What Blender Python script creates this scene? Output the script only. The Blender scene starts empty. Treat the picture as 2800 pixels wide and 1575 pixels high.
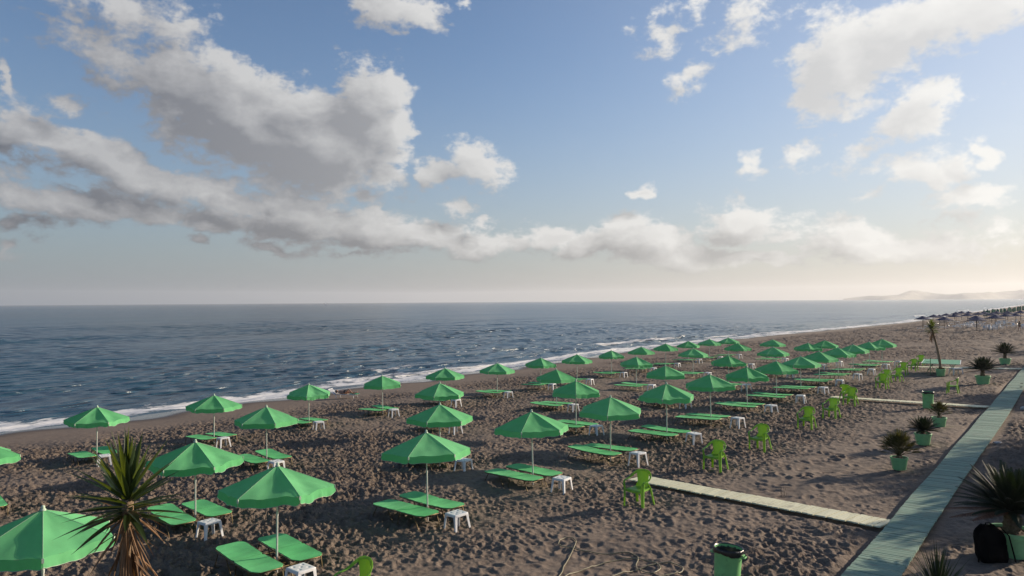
import bpy, bmesh, math, random
import numpy as np
from mathutils import Vector, Matrix
R = math.radians
random.seed(7)
rng = np.random.default_rng(11)
S = bpy.context.scene
COL = S.collection

# ------------------------------------------------------------------ camera
CAMH = 5.6
AZ = R(38.043)                      # heading, turned from +Y (along the shore) towards the sea (-X)
cam_d = bpy.data.cameras.new('camera')
cam = bpy.data.objects.new('camera', cam_d); COL.objects.link(cam)
cam_d.sensor_width = 36.0; cam_d.lens = 36.0 * 2000 / 2800
cam_d.clip_start = 0.1; cam_d.clip_end = 30000
cam.location = (0, 0, CAMH)
PITCH = math.atan(36 / 2000); ROLL = R(.376)
cam.rotation_mode = 'QUATERNION'
q = Matrix.Rotation(AZ, 4, 'Z') @ Matrix.Rotation(R(90) + PITCH, 4, 'X') @ Matrix.Rotation(-ROLL, 4, 'Z')
cam.rotation_quaternion = q.to_quaternion()
S.camera = cam
S.render.resolution_x = 1024; S.render.resolution_y = 576
S.cycles.use_denoising = True
S.cycles.max_bounces = 6; S.cycles.volume_bounces = 0; S.cycles.transparent_max_bounces = 8
S.cycles.caustics_reflective = False; S.cycles.caustics_refractive = False

# ------------------------------------------------------------------ light
SUN_AZ, SUN_EL = 28.0, 17.0         # azimuth from +Y towards +X, elevation
sd = bpy.data.lights.new('sun', 'SUN'); so = bpy.data.objects.new('sun', sd); COL.objects.link(so)
sd.energy = 4.8; sd.angle = R(0.6); sd.color = (1.0, .83, .64)
sv = Vector((math.sin(R(SUN_AZ)) * math.cos(R(SUN_EL)), math.cos(R(SUN_AZ)) * math.cos(R(SUN_EL)), math.sin(R(SUN_EL))))
so.rotation_euler = sv.to_track_quat('Z', 'Y').to_euler()
so.location = sv * 50

S.view_settings.view_transform = 'Standard'; S.view_settings.look = 'None'
S.view_settings.exposure = 0.62; S.view_settings.gamma = 1.0

# ------------------------------------------------------------------ node helper
class NT:
    def __init__(s, tree): s.t = tree; s.n = tree.nodes; s.l = tree.links
    def new(s, kind, **kw):
        n = s.n.new(kind)
        for k, v in kw.items(): setattr(n, k, v)
        return n
    def put(s, sock, v):
        if isinstance(v, bpy.types.NodeSocket): s.l.new(v, sock)
        elif v is not None: sock.default_value = v
    def m(s, op, a, b=None, c=None, clamp=False):
        n = s.new('ShaderNodeMath', operation=op, use_clamp=clamp)
        s.put(n.inputs[0], a)
        if b is not None: s.put(n.inputs[1], b)
        if c is not None: s.put(n.inputs[2], c)
        return n.outputs[0]
    def vm(s, op, a, b=None, scale=None):
        n = s.new('ShaderNodeVectorMath', operation=op); s.put(n.inputs[0], a)
        if b is not None: s.put(n.inputs[1], b)
        if scale is not None: s.put(n.inputs[3], scale)
        return n.outputs[0] if op != 'LENGTH' else n.outputs['Value']
    def noise(s, vec, scale, detail=4, rough=.55, dist=0, out=0):
        n = s.new('ShaderNodeTexNoise'); s.put(n.inputs['Vector'], vec)
        n.inputs['Scale'].default_value = scale; n.inputs['Detail'].default_value = detail
        n.inputs['Roughness'].default_value = rough; n.inputs['Distortion'].default_value = dist
        return n.outputs[out]
    def vor(s, vec, scale, feature='F1', rnd=1.0, out='Distance'):
        n = s.new('ShaderNodeTexVoronoi', feature=feature); s.put(n.inputs['Vector'], vec)
        n.inputs['Scale'].default_value = scale; n.inputs['Randomness'].default_value = rnd
        return n.outputs[out]
    def ramp(s, fac, lo, hi, a=0.0, b=1.0, smooth=True):
        n = s.new('ShaderNodeMapRange', interpolation_type='SMOOTHSTEP' if smooth else 'LINEAR')
        s.put(n.inputs[0], fac); s.put(n.inputs[1], lo); s.put(n.inputs[2], hi); s.put(n.inputs[3], a); s.put(n.inputs[4], b)
        return n.outputs[0]
    def mix(s, fac, a, b, blend='MIX'):
        n = s.new('ShaderNodeMix', data_type='RGBA', blend_type=blend)
        s.put(n.inputs[0], fac); s.put(n.inputs[6], a if isinstance(a, bpy.types.NodeSocket) else (*a, 1)[:4])
        s.put(n.inputs[7], b if isinstance(b, bpy.types.NodeSocket) else (*b, 1)[:4])
        return n.outputs[2]
    def mapping(s, vec, loc=(0, 0, 0), rot=(0, 0, 0), scale=(1, 1, 1), kind='POINT'):
        n = s.new('ShaderNodeMapping', vector_type=kind); s.put(n.inputs[0], vec)
        n.inputs['Location'].default_value = loc; n.inputs['Rotation'].default_value = rot; n.inputs['Scale'].default_value = scale
        return n.outputs[0]
    def bump(s, h, dist=.01, strength=1.0, normal=None):
        n = s.new('ShaderNodeBump'); s.put(n.inputs['Height'], h); n.inputs['Distance'].default_value = dist
        n.inputs['Strength'].default_value = strength
        if normal is not None: s.put(n.inputs['Normal'], normal)
        return n.outputs[0]

# ------------------------------------------------------------------ sky: Nishita plus clouds laid out by compass bearing and elevation
CLOUDS = [(-57.6, 13.2, 9.7, 3.7, -23.0, 1.12), (-63.3, 15.0, 4.61, 2.39, -35.0, 0.8), (-60.6, 12.9, 4.2, 2.2, -30.0, 1.0), (-52.8, 12.1, 5.4, 3.3, -14.0, 1.15),
 (-49.2, 14.8, 3.1, 3.0, 0.0, 1.15), (-53.2, 14.2, 3.2, 1.9, -10.0, 0.95), (-47.4, 12.4, 1.83, 1.77, 0.0, 0.8), (-55.8, 16.6, 1.7, 1.1, 0.0, 0.5), (-58.6, 16.6, 2.47, 1.35, -15.0, 0.6),
 (-55.5, 9.6, 2.4, 0.6, -15.0, 0.45), (-68.9, 18.6, 2.08, 1.7, -30.0, 0.42), (-66.8, 17.4, 2.17, 2.01, -50.0, 0.55), (-66.3, 19.7, 1.7, 0.99, 0.0, 0.5),
 (-62.8, 19.3, 2.07, 1.53, 10.0, 0.45), (-69.1, 13.3, 1.15, 0.56, -15.0, 0.35), (-73.1, 14.4, 0.42, 1.45, 0.0, 0.5), (-70.7, 11.3, 2.88, 1.52, -25.0, 1.0),
 (-66.3, 9.7, 3.88, 1.5, -22.0, 1.05), (-63.1, 8.5, 2.82, 1.39, -15.0, 0.9), (-72.5, 10.1, 1.49, 1.25, -10.0, 0.8), (-70.0, 7.0, 4.72, 1.44, -3.0, 0.9),
 (-65.1, 6.7, 3.71, 1.1, -5.0, 0.85), (-72.4, 5.4, 1.91, 0.64, 0.0, 0.6), (-72.6, 4.0, 1.06, 0.46, 0.0, 0.5), (-58.8, 7.2, 2.73, 1.3, -10.0, 0.95),
 (-57.2, 5.6, 5.29, 1.02, -5.0, 0.8), (-54.0, 6.6, 4.32, 1.78, -10.0, 1.05), (-49.0, 5.5, 5.41, 1.46, -8.0, 1.1), (-44.5, 4.9, 4.93, 1.17, -6.0, 1.0),
 (-54.9, 8.4, 1.14, 0.88, 0.0, 0.6), (-61.5, 4.5, 1.0, 0.37, 0.0, 0.6), (-55.8, 3.9, 2.26, 0.47, -5.0, 0.55), (-49.9, 3.8, 3.88, 0.49, -3.0, 0.5),
 (-42.3, 4.1, 4.65, 0.93, -3.0, 0.8), (-37.6, 4.7, 1.87, 0.93, 0.0, 0.75), (-40.4, 6.2, 0.93, 0.56, 0.0, 0.6), (-40.7, 10.6, 2.24, 1.57, -15.0, 0.85),
 (-44.1, 10.0, 1.6, 1.2, 0.0, 0.85), (-48.1, 9.4, 1.7, 1.2, 0.0, 0.8), (-49.8, 8.2, 1.2, 0.6, 0.0, 0.5), (-42.0, 7.4, 1.3, 0.7, 0.0, 0.75),
 (-47.2, 21.9, 3.21, 1.56, -5.0, 0.85), (-41.7, 22.2, 0.81, 0.41, 0.0, 0.5), (-27.7, 8.5, 0.9, 0.6, 0.0, 0.9), (-35.1, 5.4, 1.7, 1.2, 0.0, 0.95),
 (-32.1, 4.6, 2.7, 1.2, -5.0, 1.0), (-28.7, 4.8, 3.6, 1.6, 0.0, 1.05), (-25.4, 3.5, 4.6, 1.0, 0.0, 1.0), (-20.4, 5.8, 3.2, 1.4, 0.0, 1.0),
 (-17.2, 5.0, 1.14, 0.7, 0.0, 0.6), (-29.3, 6.3, 0.91, 0.55, 0.0, 0.4), (-13.4, 4.4, 2.6, 1.4, 0.0, 1.1), (-10.2, 3.3, 4.6, 1.0, 3.0, 1.05),
 (-18.6, 2.9, 4.2, 0.8, -2.0, .95), (-6.4, 3.5, 2.94, 1.06, 0.0, 0.4), (-26.7, 19.4, 1.87, 1.1, 20.0, 0.45), (-24.1, 16.0, 1.53, 0.73, 25.0, 0.5),
 (-23.4, 21.1, 1.17, 0.66, 30.0, 0.45), (-20.0, 19.6, 2.27, 1.33, 30.0, 0.38), (-21.4, 18.1, 1.44, 0.55, 50.0, 0.35), (-13.8, 16.7, 3.12, 2.89, 50.0, 1.0),
 (-9.0, 18.0, 6.22, 1.86, 18.0, 1.0), (-15.6, 14.2, 1.6, 1.09, 45.0, 0.7), (-5.5, 18.1, 4.45, 1.44, 15.0, 0.8), (-8.8, 13.0, 2.4, 1.6, 0.0, 0.95),
 (-12.0, 13.8, 1.52, 0.66, 30.0, 0.45), (-8.4, 9.0, 2.3, 1.2, -5.0, 0.85), (-5.2, 9.9, 0.79, 0.61, 10.0, 0.6), (-5.7, 6.7, 2.0, 1.3, 0.0, 0.85),
 (-16.5, 10.6, 1.35, 0.62, 20.0, 0.5), (-20.1, 10.0, 0.96, 0.75, 0.0, 0.5), (-11.6, 7.7, 1.25, 0.49, 20.0, 0.4), (-12.0, 10.6, 2.02, 0.49, 25.0, 0.35),
 (-6.8, 5.1, 1.37, 0.66, 0.0, 0.4)]
w = bpy.data.worlds.new('World'); S.world = w; w.use_nodes = True
w.node_tree.nodes.clear()

def cloud_group():
    g = bpy.data.node_groups.new('cloud_density', 'ShaderNodeTree')
    g.interface.new_socket('Vector', in_out='INPUT', socket_type='NodeSocketVector')
    g.interface.new_socket('Density', in_out='OUTPUT', socket_type='NodeSocketFloat')
    g.interface.new_socket('Base', in_out='OUTPUT', socket_type='NodeSocketFloat')
    N = NT(g); gi = N.new('NodeGroupInput'); go = N.new('NodeGroupOutput')
    v = gi.outputs[0]
    def warp(v, scale, amp, seed):
        c = N.noise(N.mapping(v, loc=(seed, seed * 2, 0), scale=(1, 1.5, 1)), scale, 3, .5, out=1)
        c = N.vm('SUBTRACT', c, (.5, .5, .5))
        c = N.vm('MULTIPLY', c, (amp, amp * .7, 0))
        return N.vm('ADD', v, c)
    v1 = warp(v, .16, 5.5, 3.1)
    v2 = warp(v1, .55, 2.0, 9.7)
    d = None
    for (ca, ce, ra, re, ro, wt) in CLOUDS:
        p = N.mapping(v2, loc=(ca, ce, 0), rot=(0, 0, R(ro)), scale=(ra * 1.28, re * 1.26, 1), kind='TEXTURE')
        L = N.vm('LENGTH', p)
        f = N.m('MULTIPLY_ADD', L, -wt, wt)
        d = f if d is None else N.m('SMOOTH_MAX', d, f, .18)
    d = N.m('MAXIMUM', d, -1.2)
    n1 = N.noise(N.mapping(v, scale=(1, 1.7, 1)), .42, 9, .56, .35)
    n2 = N.noise(N.mapping(v, loc=(5, 3, 1), scale=(1, 1.4, 1)), 1.6, 7, .6)
    n = N.m('MULTIPLY_ADD', n1, 1.25, -.62)
    n = N.m('ADD', n, N.m('MULTIPLY_ADD', n2, .72, -.36))
    o = N.m('ADD', d, n)
    g.links.new(o, go.inputs[0]); g.links.new(d, go.inputs[1])
    return g

WORLD = .55; SKYK = .15          # sky strength in the world: .55 x .15 = .08
def build_world():
    N = NT(w.node_tree); g = cloud_group()
    tc = N.new('ShaderNodeTexCoord'); nrm = N.vm('NORMALIZE', tc.outputs['Generated'])
    sx = N.new('ShaderNodeSeparateXYZ'); N.l.new(nrm, sx.inputs[0])
    az = N.m('MULTIPLY', N.m('ARCTAN2', sx.outputs[0], sx.outputs[1]), 180 / math.pi)
    el = N.m('MULTIPLY', N.m('ARCSINE', sx.outputs[2]), 180 / math.pi)
    cb = N.new('ShaderNodeCombineXYZ'); N.l.new(az, cb.inputs[0]); N.l.new(el, cb.inputs[1])
    uv = cb.outputs[0]
    def dens(v):
        n = N.new('ShaderNodeGroup'); n.node_tree = g; N.l.new(v, n.inputs[0]); return n.outputs
    D0, B0 = dens(uv)
    D1, B1 = dens(N.vm('ADD', uv, (1.5, 1.5, 0)))
    alpha = N.ramp(D0, -.04, .42)
    thick = N.ramp(B0, .15, .85)
    sh = N.m('ADD', N.m('MULTIPLY', N.m('SUBTRACT', D0, D1), N.m('MULTIPLY_ADD', thick, -.30, .72)), N.m('MULTIPLY', N.m('SUBTRACT', B0, B1), .75))
    lit = N.ramp(sh, -.42, 1.0, smooth=False)
    sky = N.new('ShaderNodeTexSky'); sky.sky_type = 'NISHITA'; sky.sun_disc = False
    sky.sun_elevation = R(SUN_EL); sky.sun_rotation = R(SUN_AZ)
    sky.altitude = 0; sky.air_density = 1.0; sky.dust_density = .45; sky.ozone_density = 2.4
    cs = N.new('ShaderNodeVectorMath', operation='DOT_PRODUCT'); N.l.new(nrm, cs.inputs[0]); cs.inputs[1].default_value = sv
    near = N.ramp(cs.outputs['Value'], -.30, .93, smooth=False)
    dark = N.mix(N.m('POWER', near, 1.5), (.14, .148, .178), (.93, .92, .90))
    dk = N.ramp(el, 2.5, 9.0, .70, 1.0)
    dark = N.vm('SCALE', dark, scale=dk)
    brt = N.mix(near, (.53, .53, .545), (1.16, 1.14, 1.09))
    lf = N.m('MULTIPLY_ADD', thick, -.44, N.m('MULTIPLY_ADD', lit, 1.15, .12), clamp=True)
    cc = N.mix(lf, dark, brt)
    # haze low in the sky, greyer away from the sun and creamier towards it
    hz = N.mix(N.m('POWER', near, 1.5), (.240, .298, .365), (.74, .685, .62))
    hk = N.m('POWER', N.ramp(el, 0.0, 21.0, 1.0, 0.0, smooth=False), 2.0)
    hk = N.m('MULTIPLY', hk, .97)
    fade = N.ramp(el, .8, 3.6, .20, 1.0)
    a2 = N.m('MULTIPLY', N.m('MULTIPLY', alpha, fade), .92)
    skc = N.mix(1.0, sky.outputs[0], (SKYK * .94, SKYK * .96, SKYK * 1.03), 'MULTIPLY')
    # glow of thin high cloud round the sun
    gl = N.m('MULTIPLY', N.m('POWER', N.ramp(cs.outputs['Value'], .35, 1.0, smooth=False), 2.0), .45)
    skc = N.mix(gl, skc, (1.0, .97, .92))
    c1 = N.mix(hk, skc, hz)
    b1 = N.new('ShaderNodeBackground'); N.l.new(c1, b1.inputs[0]); b1.inputs[1].default_value = WORLD
    b2 = N.new('ShaderNodeBackground'); N.l.new(cc, b2.inputs[0]); b2.inputs[1].default_value = WORLD
    mx = N.new('ShaderNodeMixShader'); N.l.new(a2, mx.inputs[0]); N.l.new(b1.outputs[0], mx.inputs[1]); N.l.new(b2.outputs[0], mx.inputs[2])
    o = N.new('ShaderNodeOutputWorld'); N.l.new(mx.outputs[0], o.inputs[0])
build_world()
w.cycles.sampling_method = 'MANUAL'; w.cycles.sample_map_resolution = 1024

# ------------------------------------------------------------------ object helpers
def tag(o, label=None, cat=None, group=None, kind=None):
    if label: o['label'] = label
    if cat: o['category'] = cat
    if group: o['group'] = group
    if kind: o['kind'] = kind
    return o

def empty(name, loc, rz=0.0, tilt=(0, 0)):
    o = bpy.data.objects.new(name, None); COL.objects.link(o)
    o.location = loc; o.rotation_euler = (tilt[0], tilt[1], rz); o.empty_display_size = .2
    return o

def kids(o): return [c for c in bpy.data.objects if c.parent is o]
_TREE = {}
def copy_tree(o, parent=None):
    c = o.copy(); COL.objects.link(c)
    if parent is not None: c.parent = parent
    ch = _TREE.get(o.name)
    if ch is None: ch = _TREE[o.name] = kids(o)
    for k in ch: copy_tree(k, c)
    return c

class MB:
    """collects geometry and links it as ONE mesh object"""
    def __init__(s): s.v = []; s.f = []; s.mi = []; s.cur = 0
    def add(s, vs, fs, mat=None):
        b = len(s.v); s.v += [tuple(p) for p in vs]; s.f += [tuple(b + i for i in f) for f in fs]
        s.mi += [s.cur if mat is None else mat] * len(fs)
    def box(s, c, d, M=None):
        x, y, z = d[0] / 2, d[1] / 2, d[2] / 2
        vs = [Vector((sx * x, sy * y, sz * z)) for sx in (-1, 1) for sy in (-1, 1) for sz in (-1, 1)]
        if M is not None: vs = [M @ p for p in vs]
        vs = [p + Vector(c) for p in vs]
        s.add(vs, [(0, 1, 3, 2), (4, 6, 7, 5), (0, 4, 5, 1), (2, 3, 7, 6), (0, 2, 6, 4), (1, 5, 7, 3)])
    def tube(s, pts, r, n=6, closed=False, cap=True):
        pts = [Vector(p) for p in pts]; rs = r if isinstance(r, (list, tuple)) else [r] * len(pts)
        rings = []; up = None
        for i, p in enumerate(pts):
            if closed: t = (pts[(i + 1) % len(pts)] - pts[i - 1])
            else: t = pts[min(i + 1, len(pts) - 1)] - pts[max(i - 1, 0)]
            t = t.normalized() if t.length > 1e-9 else Vector((0, 0, 1))
            if up is None:
                up = t.cross(Vector((0, 0, 1)))
                if up.length < .1: up = t.cross(Vector((1, 0, 0)))
                up.normalize()
            a = (up - t * up.dot(t)).normalized(); b = t.cross(a); up = a
            rings.append([p + (a * math.cos(2 * math.pi * k / n) + b * math.sin(2 * math.pi * k / n)) * rs[i] for k in range(n)])
        vs = [p for rg in rings for p in rg]; fs = []
        m = len(rings)
        for i in range(m if closed else m - 1):
            j = (i + 1) % m
            for k in range(n):
                k2 = (k + 1) % n
                fs.append((i * n + k, i * n + k2, j * n + k2, j * n + k))
        if cap and not closed: fs.append(tuple(range(n))[::-1]); fs.append(tuple((m - 1) * n + k for k in range(n)))
        s.add(vs, fs)
    def lathe(s, prof, n=24, c=(0, 0, 0), wob=0.0, cap_lo=False, cap_hi=False):
        vs = []; fs = []; m = len(prof)
        for i, (r, z) in enumerate(prof):
            for k in range(n):
                a = 2 * math.pi * k / n; rr = r * (1 + wob * math.sin(a * 5 + i) + wob * .6 * math.sin(a * 11 + i * 2))
                vs.append((c[0] + rr * math.cos(a), c[1] + rr * math.sin(a), c[2] + z))
        for i in range(m - 1):
            for k in range(n):
                k2 = (k + 1) % n; fs.append((i * n + k, i * n + k2, (i + 1) * n + k2, (i + 1) * n + k))
        if cap_lo: fs.append(tuple(range(n))[::-1])
        if cap_hi: fs.append(tuple((m - 1) * n + k for k in range(n)))
        s.add(vs, fs)
    def grid(s, P, nu, nv, wrap=False):
        """P(u,v) for u,v in 0..1"""
        vs = [P(i / nu, j / nv) for i in range(nu + 1) for j in range(nv + 1)]
        fs = [(i * (nv + 1) + j, (i + 1) * (nv + 1) + j, (i + 1) * (nv + 1) + j + 1, i * (nv + 1) + j + 1) for i in range(nu) for j in range(nv)]
        s.add(vs, fs)
    def ribbon(s, pts, wid, thk, sides):
        """band swept along pts; wid/thk per point; sides = width direction per point"""
        vs = []; fs = []; m = len(pts)
        for i, p in enumerate(pts):
            p = Vector(p); t = Vector(pts[min(i + 1, m - 1)]) - Vector(pts[max(i - 1, 0)]); t.normalize()
            sd_ = Vector(sides[i] if isinstance(sides, list) else sides); sd_ = (sd_ - t * sd_.dot(t)).normalized(); nn = t.cross(sd_)
            wv = wid[i] if isinstance(wid, list) else wid; tv = thk[i] if isinstance(thk, list) else thk
            a = sd_ * wv / 2; b = nn * tv / 2; e = .75
            vs += [p + a * e + b, p - a * e + b, p - a + b * .2, p - a - b * .2, p - a * e - b, p + a * e - b, p + a - b * .2, p + a + b * .2]
        for i in range(m - 1):
            for k in range(8):
                k2 = (k + 1) % 8; fs.append((i * 8 + k, i * 8 + k2, (i + 1) * 8 + k2, (i + 1) * 8 + k))
        fs.append(tuple(range(8))[::-1]); fs.append(tuple((m - 1) * 8 + k for k in range(8)))
        s.add(vs, fs)
    def build(s, name, mats, parent=None, smooth=False, loc=None, solid=0.0):
        me = bpy.data.meshes.new(name); me.from_pydata([tuple(p) for p in s.v], [], s.f)
        if not isinstance(mats, (list, tuple)): mats = [mats]
        for m in mats: me.materials.append(m)
        if len(mats) > 1: me.polygons.foreach_set('material_index', s.mi)
        bm = bmesh.new(); bm.from_mesh(me); bmesh.ops.remove_doubles(bm, verts=bm.verts, dist=1e-5)
        bmesh.ops.recalc_face_normals(bm, faces=bm.faces); bm.to_mesh(me); bm.free()
        if smooth:
            me.polygons.foreach_set('use_smooth', [True] * len(me.polygons))
            if smooth is not True: me.set_sharp_from_angle(angle=R(smooth))
        o = bpy.data.objects.new(name, me); COL.objects.link(o)
        if parent is not None: o.parent = parent
        if loc is not None: o.location = loc
        return o

# ------------------------------------------------------------------ materials
def new_mat(name):
    m = bpy.data.materials.new(name); m.use_nodes = True
    m.node_tree.nodes.clear(); N = NT(m.node_tree)
    b = N.new('ShaderNodeBsdfPrincipled'); o = N.new('ShaderNodeOutputMaterial'); N.l.new(b.outputs[0], o.inputs[0])
    return m, N, b, o

def simple(name, col, rough=.5, spec=.5, var=.12, vscale=6, metal=0, bump=0, bscale=80, trans=0.0, tcol=None, perobj=0.0, dirt=None):
    m, N, b, o = new_mat(name)
    tc = N.new('ShaderNodeTexCoord').outputs['Object']
    n = N.noise(tc, vscale, 5, .6)
    c = N.mix(N.ramp(n, .3, .7), tuple(x * (1 - var) for x in col), tuple(min(1, x * (1 + var)) for x in col))
    if dirt is not None:
        c = N.mix(N.m('MULTIPLY', N.ramp(N.noise(tc, vscale * 2.3, 6, .7), .52, .75), dirt[3]), c, dirt[:3])
    if perobj:
        oi = N.new('ShaderNodeObjectInfo').outputs['Random']
        h = N.new('ShaderNodeHueSaturation'); N.l.new(c, h.inputs['Color'])
        N.l.new(N.m('MULTIPLY_ADD', oi, perobj, 1 - perobj / 2), h.inputs['Value'])
        N.l.new(N.m('MULTIPLY_ADD', oi, -perobj * .5, 1 + perobj * .2), h.inputs['Saturation']); c = h.outputs[0]
    N.l.new(c, b.inputs['Base Color']); b.inputs['Roughness'].default_value = rough
    b.inputs['Specular IOR Level'].default_value = spec; b.inputs['Metallic'].default_value = metal
    if bump: N.l.new(N.bump(N.noise(tc, bscale, 3, .6), bump), b.inputs['Normal'])
    if trans:
        t = N.new('ShaderNodeBsdfTranslucent')
        if tcol: t.inputs[0].default_value = (*tcol, 1)
        else: N.l.new(c, t.inputs[0])
        mx = N.new('ShaderNodeMixShader'); mx.inputs[0].default_value = trans
        N.l.new(b.outputs[0], mx.inputs[1]); N.l.new(t.outputs[0], mx.inputs[2]); N.l.new(mx.outputs[0], o.inputs[0])
    return m

M = {}
M['canopy'] = simple('canopy_fabric', (.18, .59, .26), .85, .2, .07, 2.2, bump=.0012, bscale=260, trans=.40, tcol=(.16, .60, .16), perobj=.16, dirt=(.17, .44, .21, .3))
M['trim'] = simple('pale_trim', (.42, .52, .40), .7, .3, .1)
M['pole'] = simple('painted_pole', (.62, .62, .60), .38, .5, .06, 3, metal=.35)
M['rib'] = simple('rib_metal', (.45, .45, .45), .45, .5, .05, metal=.5)
M['bedcloth'] = simple('bed_cloth', (.115, .49, .185), .8, .25, .10, 2.6, bump=.0015, bscale=300, trans=.08, perobj=.18, dirt=(.15, .38, .16, .45))
M['bedframe'] = simple('bed_frame_metal', (.11, .08, .035), .5, .5, .25, 8, metal=.6, dirt=(.10, .06, .03, .7))
M['white'] = simple('white_plastic', (.68, .69, .70), .42, .5, .05, 4, dirt=(.5, .47, .42, .5), perobj=.08)
M['lime'] = simple('lime_plastic', (.22, .49, .045), .42, .5, .12, 3, trans=.30, tcol=(.52, .72, .02), perobj=.15, dirt=(.13, .30, .05, .3))
M['mint'] = simple('mint_plastic', (.22, .50, .23), .5, .4, .08, 4, dirt=(.12, .22, .11, .5), perobj=.1)
M['bin'] = simple('bin_plastic', (.19, .48, .18), .5, .4, .08, 5, dirt=(.06, .14, .06, .6))
M['bag'] = simple('black_bag', (.006, .006, .008), .28, .6, .3, 8, bump=.01, bscale=18)
M['black'] = simple('black_fabric', (.003, .003, .0035), .9, .05, .3, 8, bump=.004, bscale=60)
M['soil'] = simple('soil', (.05, .032, .02), .95, .2, .4, 20, bump=.02, bscale=30)
M['hose'] = simple('hose_rubber', (.21, .19, .12), .5, .4, .15, 3)
M['navy'] = simple('navy_canopy', (.035, .045, .10), .9, .2, .2, 2)
M['closed'] = simple('dark_green_canopy', (.02, .12, .085), .9, .2, .2, 2)
M['skin'] = simple('skin', (.42, .23, .15), .55, .4, .08)
M['hair'] = simple('hair', (.05, .03, .015), .7, .3, .2)
M['towel'] = simple('towel', (.05, .25, .14), .95, .1, .15)
M['beige'] = simple('beige_fabric', (.42, .36, .28), .85, .2, .1)
M['tabletop'] = simple('table_green', (.06, .30, .14), .5, .4, .1, 2)
M['stone'] = simple('pale_stone', (.42, .40, .38), .8, .3, .2, 12, bump=.01, bscale=30)
M['wood'] = simple('dark_wood', (.06, .045, .035), .8, .3, .3, 20)
M['greenmetal'] = simple('green_painted_metal', (.04, .20, .09), .5, .5, .2)
M['greyshirt'] = simple('dark_clothing', (.012, .012, .015), .8, .3, .2)
M['hull'] = simple('white_hull', (.75, .76, .78), .35, .5, .03)

def leaf_mat(name, c1, c2, tr, trc, rough=.45):
    m, N, b, o = new_mat(name)
    tc = N.new('ShaderNodeTexCoord').outputs['Object']
    gi = N.new('ShaderNodeNewGeometry').outputs['Random Per Island']
    c = N.mix(gi, c1, c2); c = N.mix(N.m('MULTIPLY', N.ramp(N.noise(tc, 14, 4), .4, .7), .35), c, tuple(x * .6 for x in c1))
    N.l.new(c, b.inputs['Base Color']); b.inputs['Roughness'].default_value = rough
    t = N.new('ShaderNodeBsdfTranslucent'); t.inputs[0].default_value = (*trc, 1)
    mx = N.new('ShaderNodeMixShader'); mx.inputs[0].default_value = tr
    N.l.new(b.outputs[0], mx.inputs[1]); N.l.new(t.outputs[0], mx.inputs[2]); N.l.new(mx.outputs[0], o.inputs[0])
    return m
M['yucca'] = leaf_mat('yucca_leaf', (.009, .022, .009), (.026, .048, .013), .24, (.20, .27, .025))
M['dead'] = leaf_mat('dead_leaf', (.11, .065, .035), (.30, .17, .085), .12, (.35, .18, .06), .8)
M['cycad'] = leaf_mat('cycad_leaf', (.008, .017, .006), (.018, .031, .010), .05, (.05, .09, .01), .75)
M['cycad_dry'] = leaf_mat('dry_frond', (.12, .05, .03), (.22, .10, .05), .08, (.2, .08, .03), .7)
M['fan'] = leaf_mat('fan_leaf', (.022, .034, .010), (.075, .075, .022), .16, (.16, .15, .02))
M['tree'] = leaf_mat('tree_leaf', (.03, .06, .02), (.06, .10, .03), .15, (.10, .16, .03))
M['bark'] = simple('bark', (.12, .085, .06), .9, .2, .35, 14, bump=.02, bscale=40)
M['pale_bark'] = simple('pale_bark', (.24, .17, .11), .85, .2, .3, 14, bump=.01, bscale=60)

# ------------------------------------------------------------------ ground shape
SHY = np.array([-3000, -200, 0, 15, 25, 39, 51, 66, 99, 146, 190, 257, 318, 386, 517, 894, 2000, 7000], float)
SHX = np.array([-60, -50, -49.6, -49.9, -49.4, -50.5, -50.6, -50.8, -53.6, -52.4, -48.6, -44, -46, -47.6, -46.4, -48.5, -60, -80], float)
SEA = -1.8
def shore(Y):
    return np.interp(Y, SHY, SHX) + .35 * np.sin(Y * .41) * np.clip(1 - np.abs(Y - 60) / 200, 0, 1) + .2 * np.sin(Y * .93 + 1)
def zg(X, Y):
    X = np.asarray(X, float); Y = np.asarray(Y, float)
    sx = shore(Y)
    zl = .04 * (X + 13.4)
    t = np.clip((X - sx) / (-31.0 - sx), -3, 1)
    zs = SEA + (-.704 - SEA) * t
    z = np.where(X > -31, zl, zs)
    return np.minimum(z, .456 + .02 * np.clip(X, 0, 60))
def G(x, y): return float(zg(x, y))

def hash2(ix, iy, s):
    h = (ix.astype(np.int64) * 374761393 + iy.astype(np.int64) * 668265263 + s * 1274126177) & 0xffffffff
    h = ((h ^ (h >> 13)) * 1274126177) & 0xffffffff
    h = h ^ (h >> 16)
    return (h & 0xffff) / 65535.0
def vnoise(X, Y, s):
    ix = np.floor(X); iy = np.floor(Y); fx = X - ix; fy = Y - iy
    fx = fx * fx * fx * (fx * (fx * 6 - 15) + 10); fy = fy * fy * fy * (fy * (fy * 6 - 15) + 10)
    a = hash2(ix, iy, s); b = hash2(ix + 1, iy, s); c = hash2(ix, iy + 1, s); d = hash2(ix + 1, iy + 1, s)
    return (a * (1 - fx) + b * fx) * (1 - fy) + (c * (1 - fx) + d * fx) * fy - .5
def fbm(X, Y, s, o=4, g=.5):
    t = 0; a = 1
    for i in range(o): t = t + a * vnoise(X * 2 ** i + 17.3 * i, Y * 2 ** i - 9.1 * i, s + i); a *= g
    return t
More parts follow.
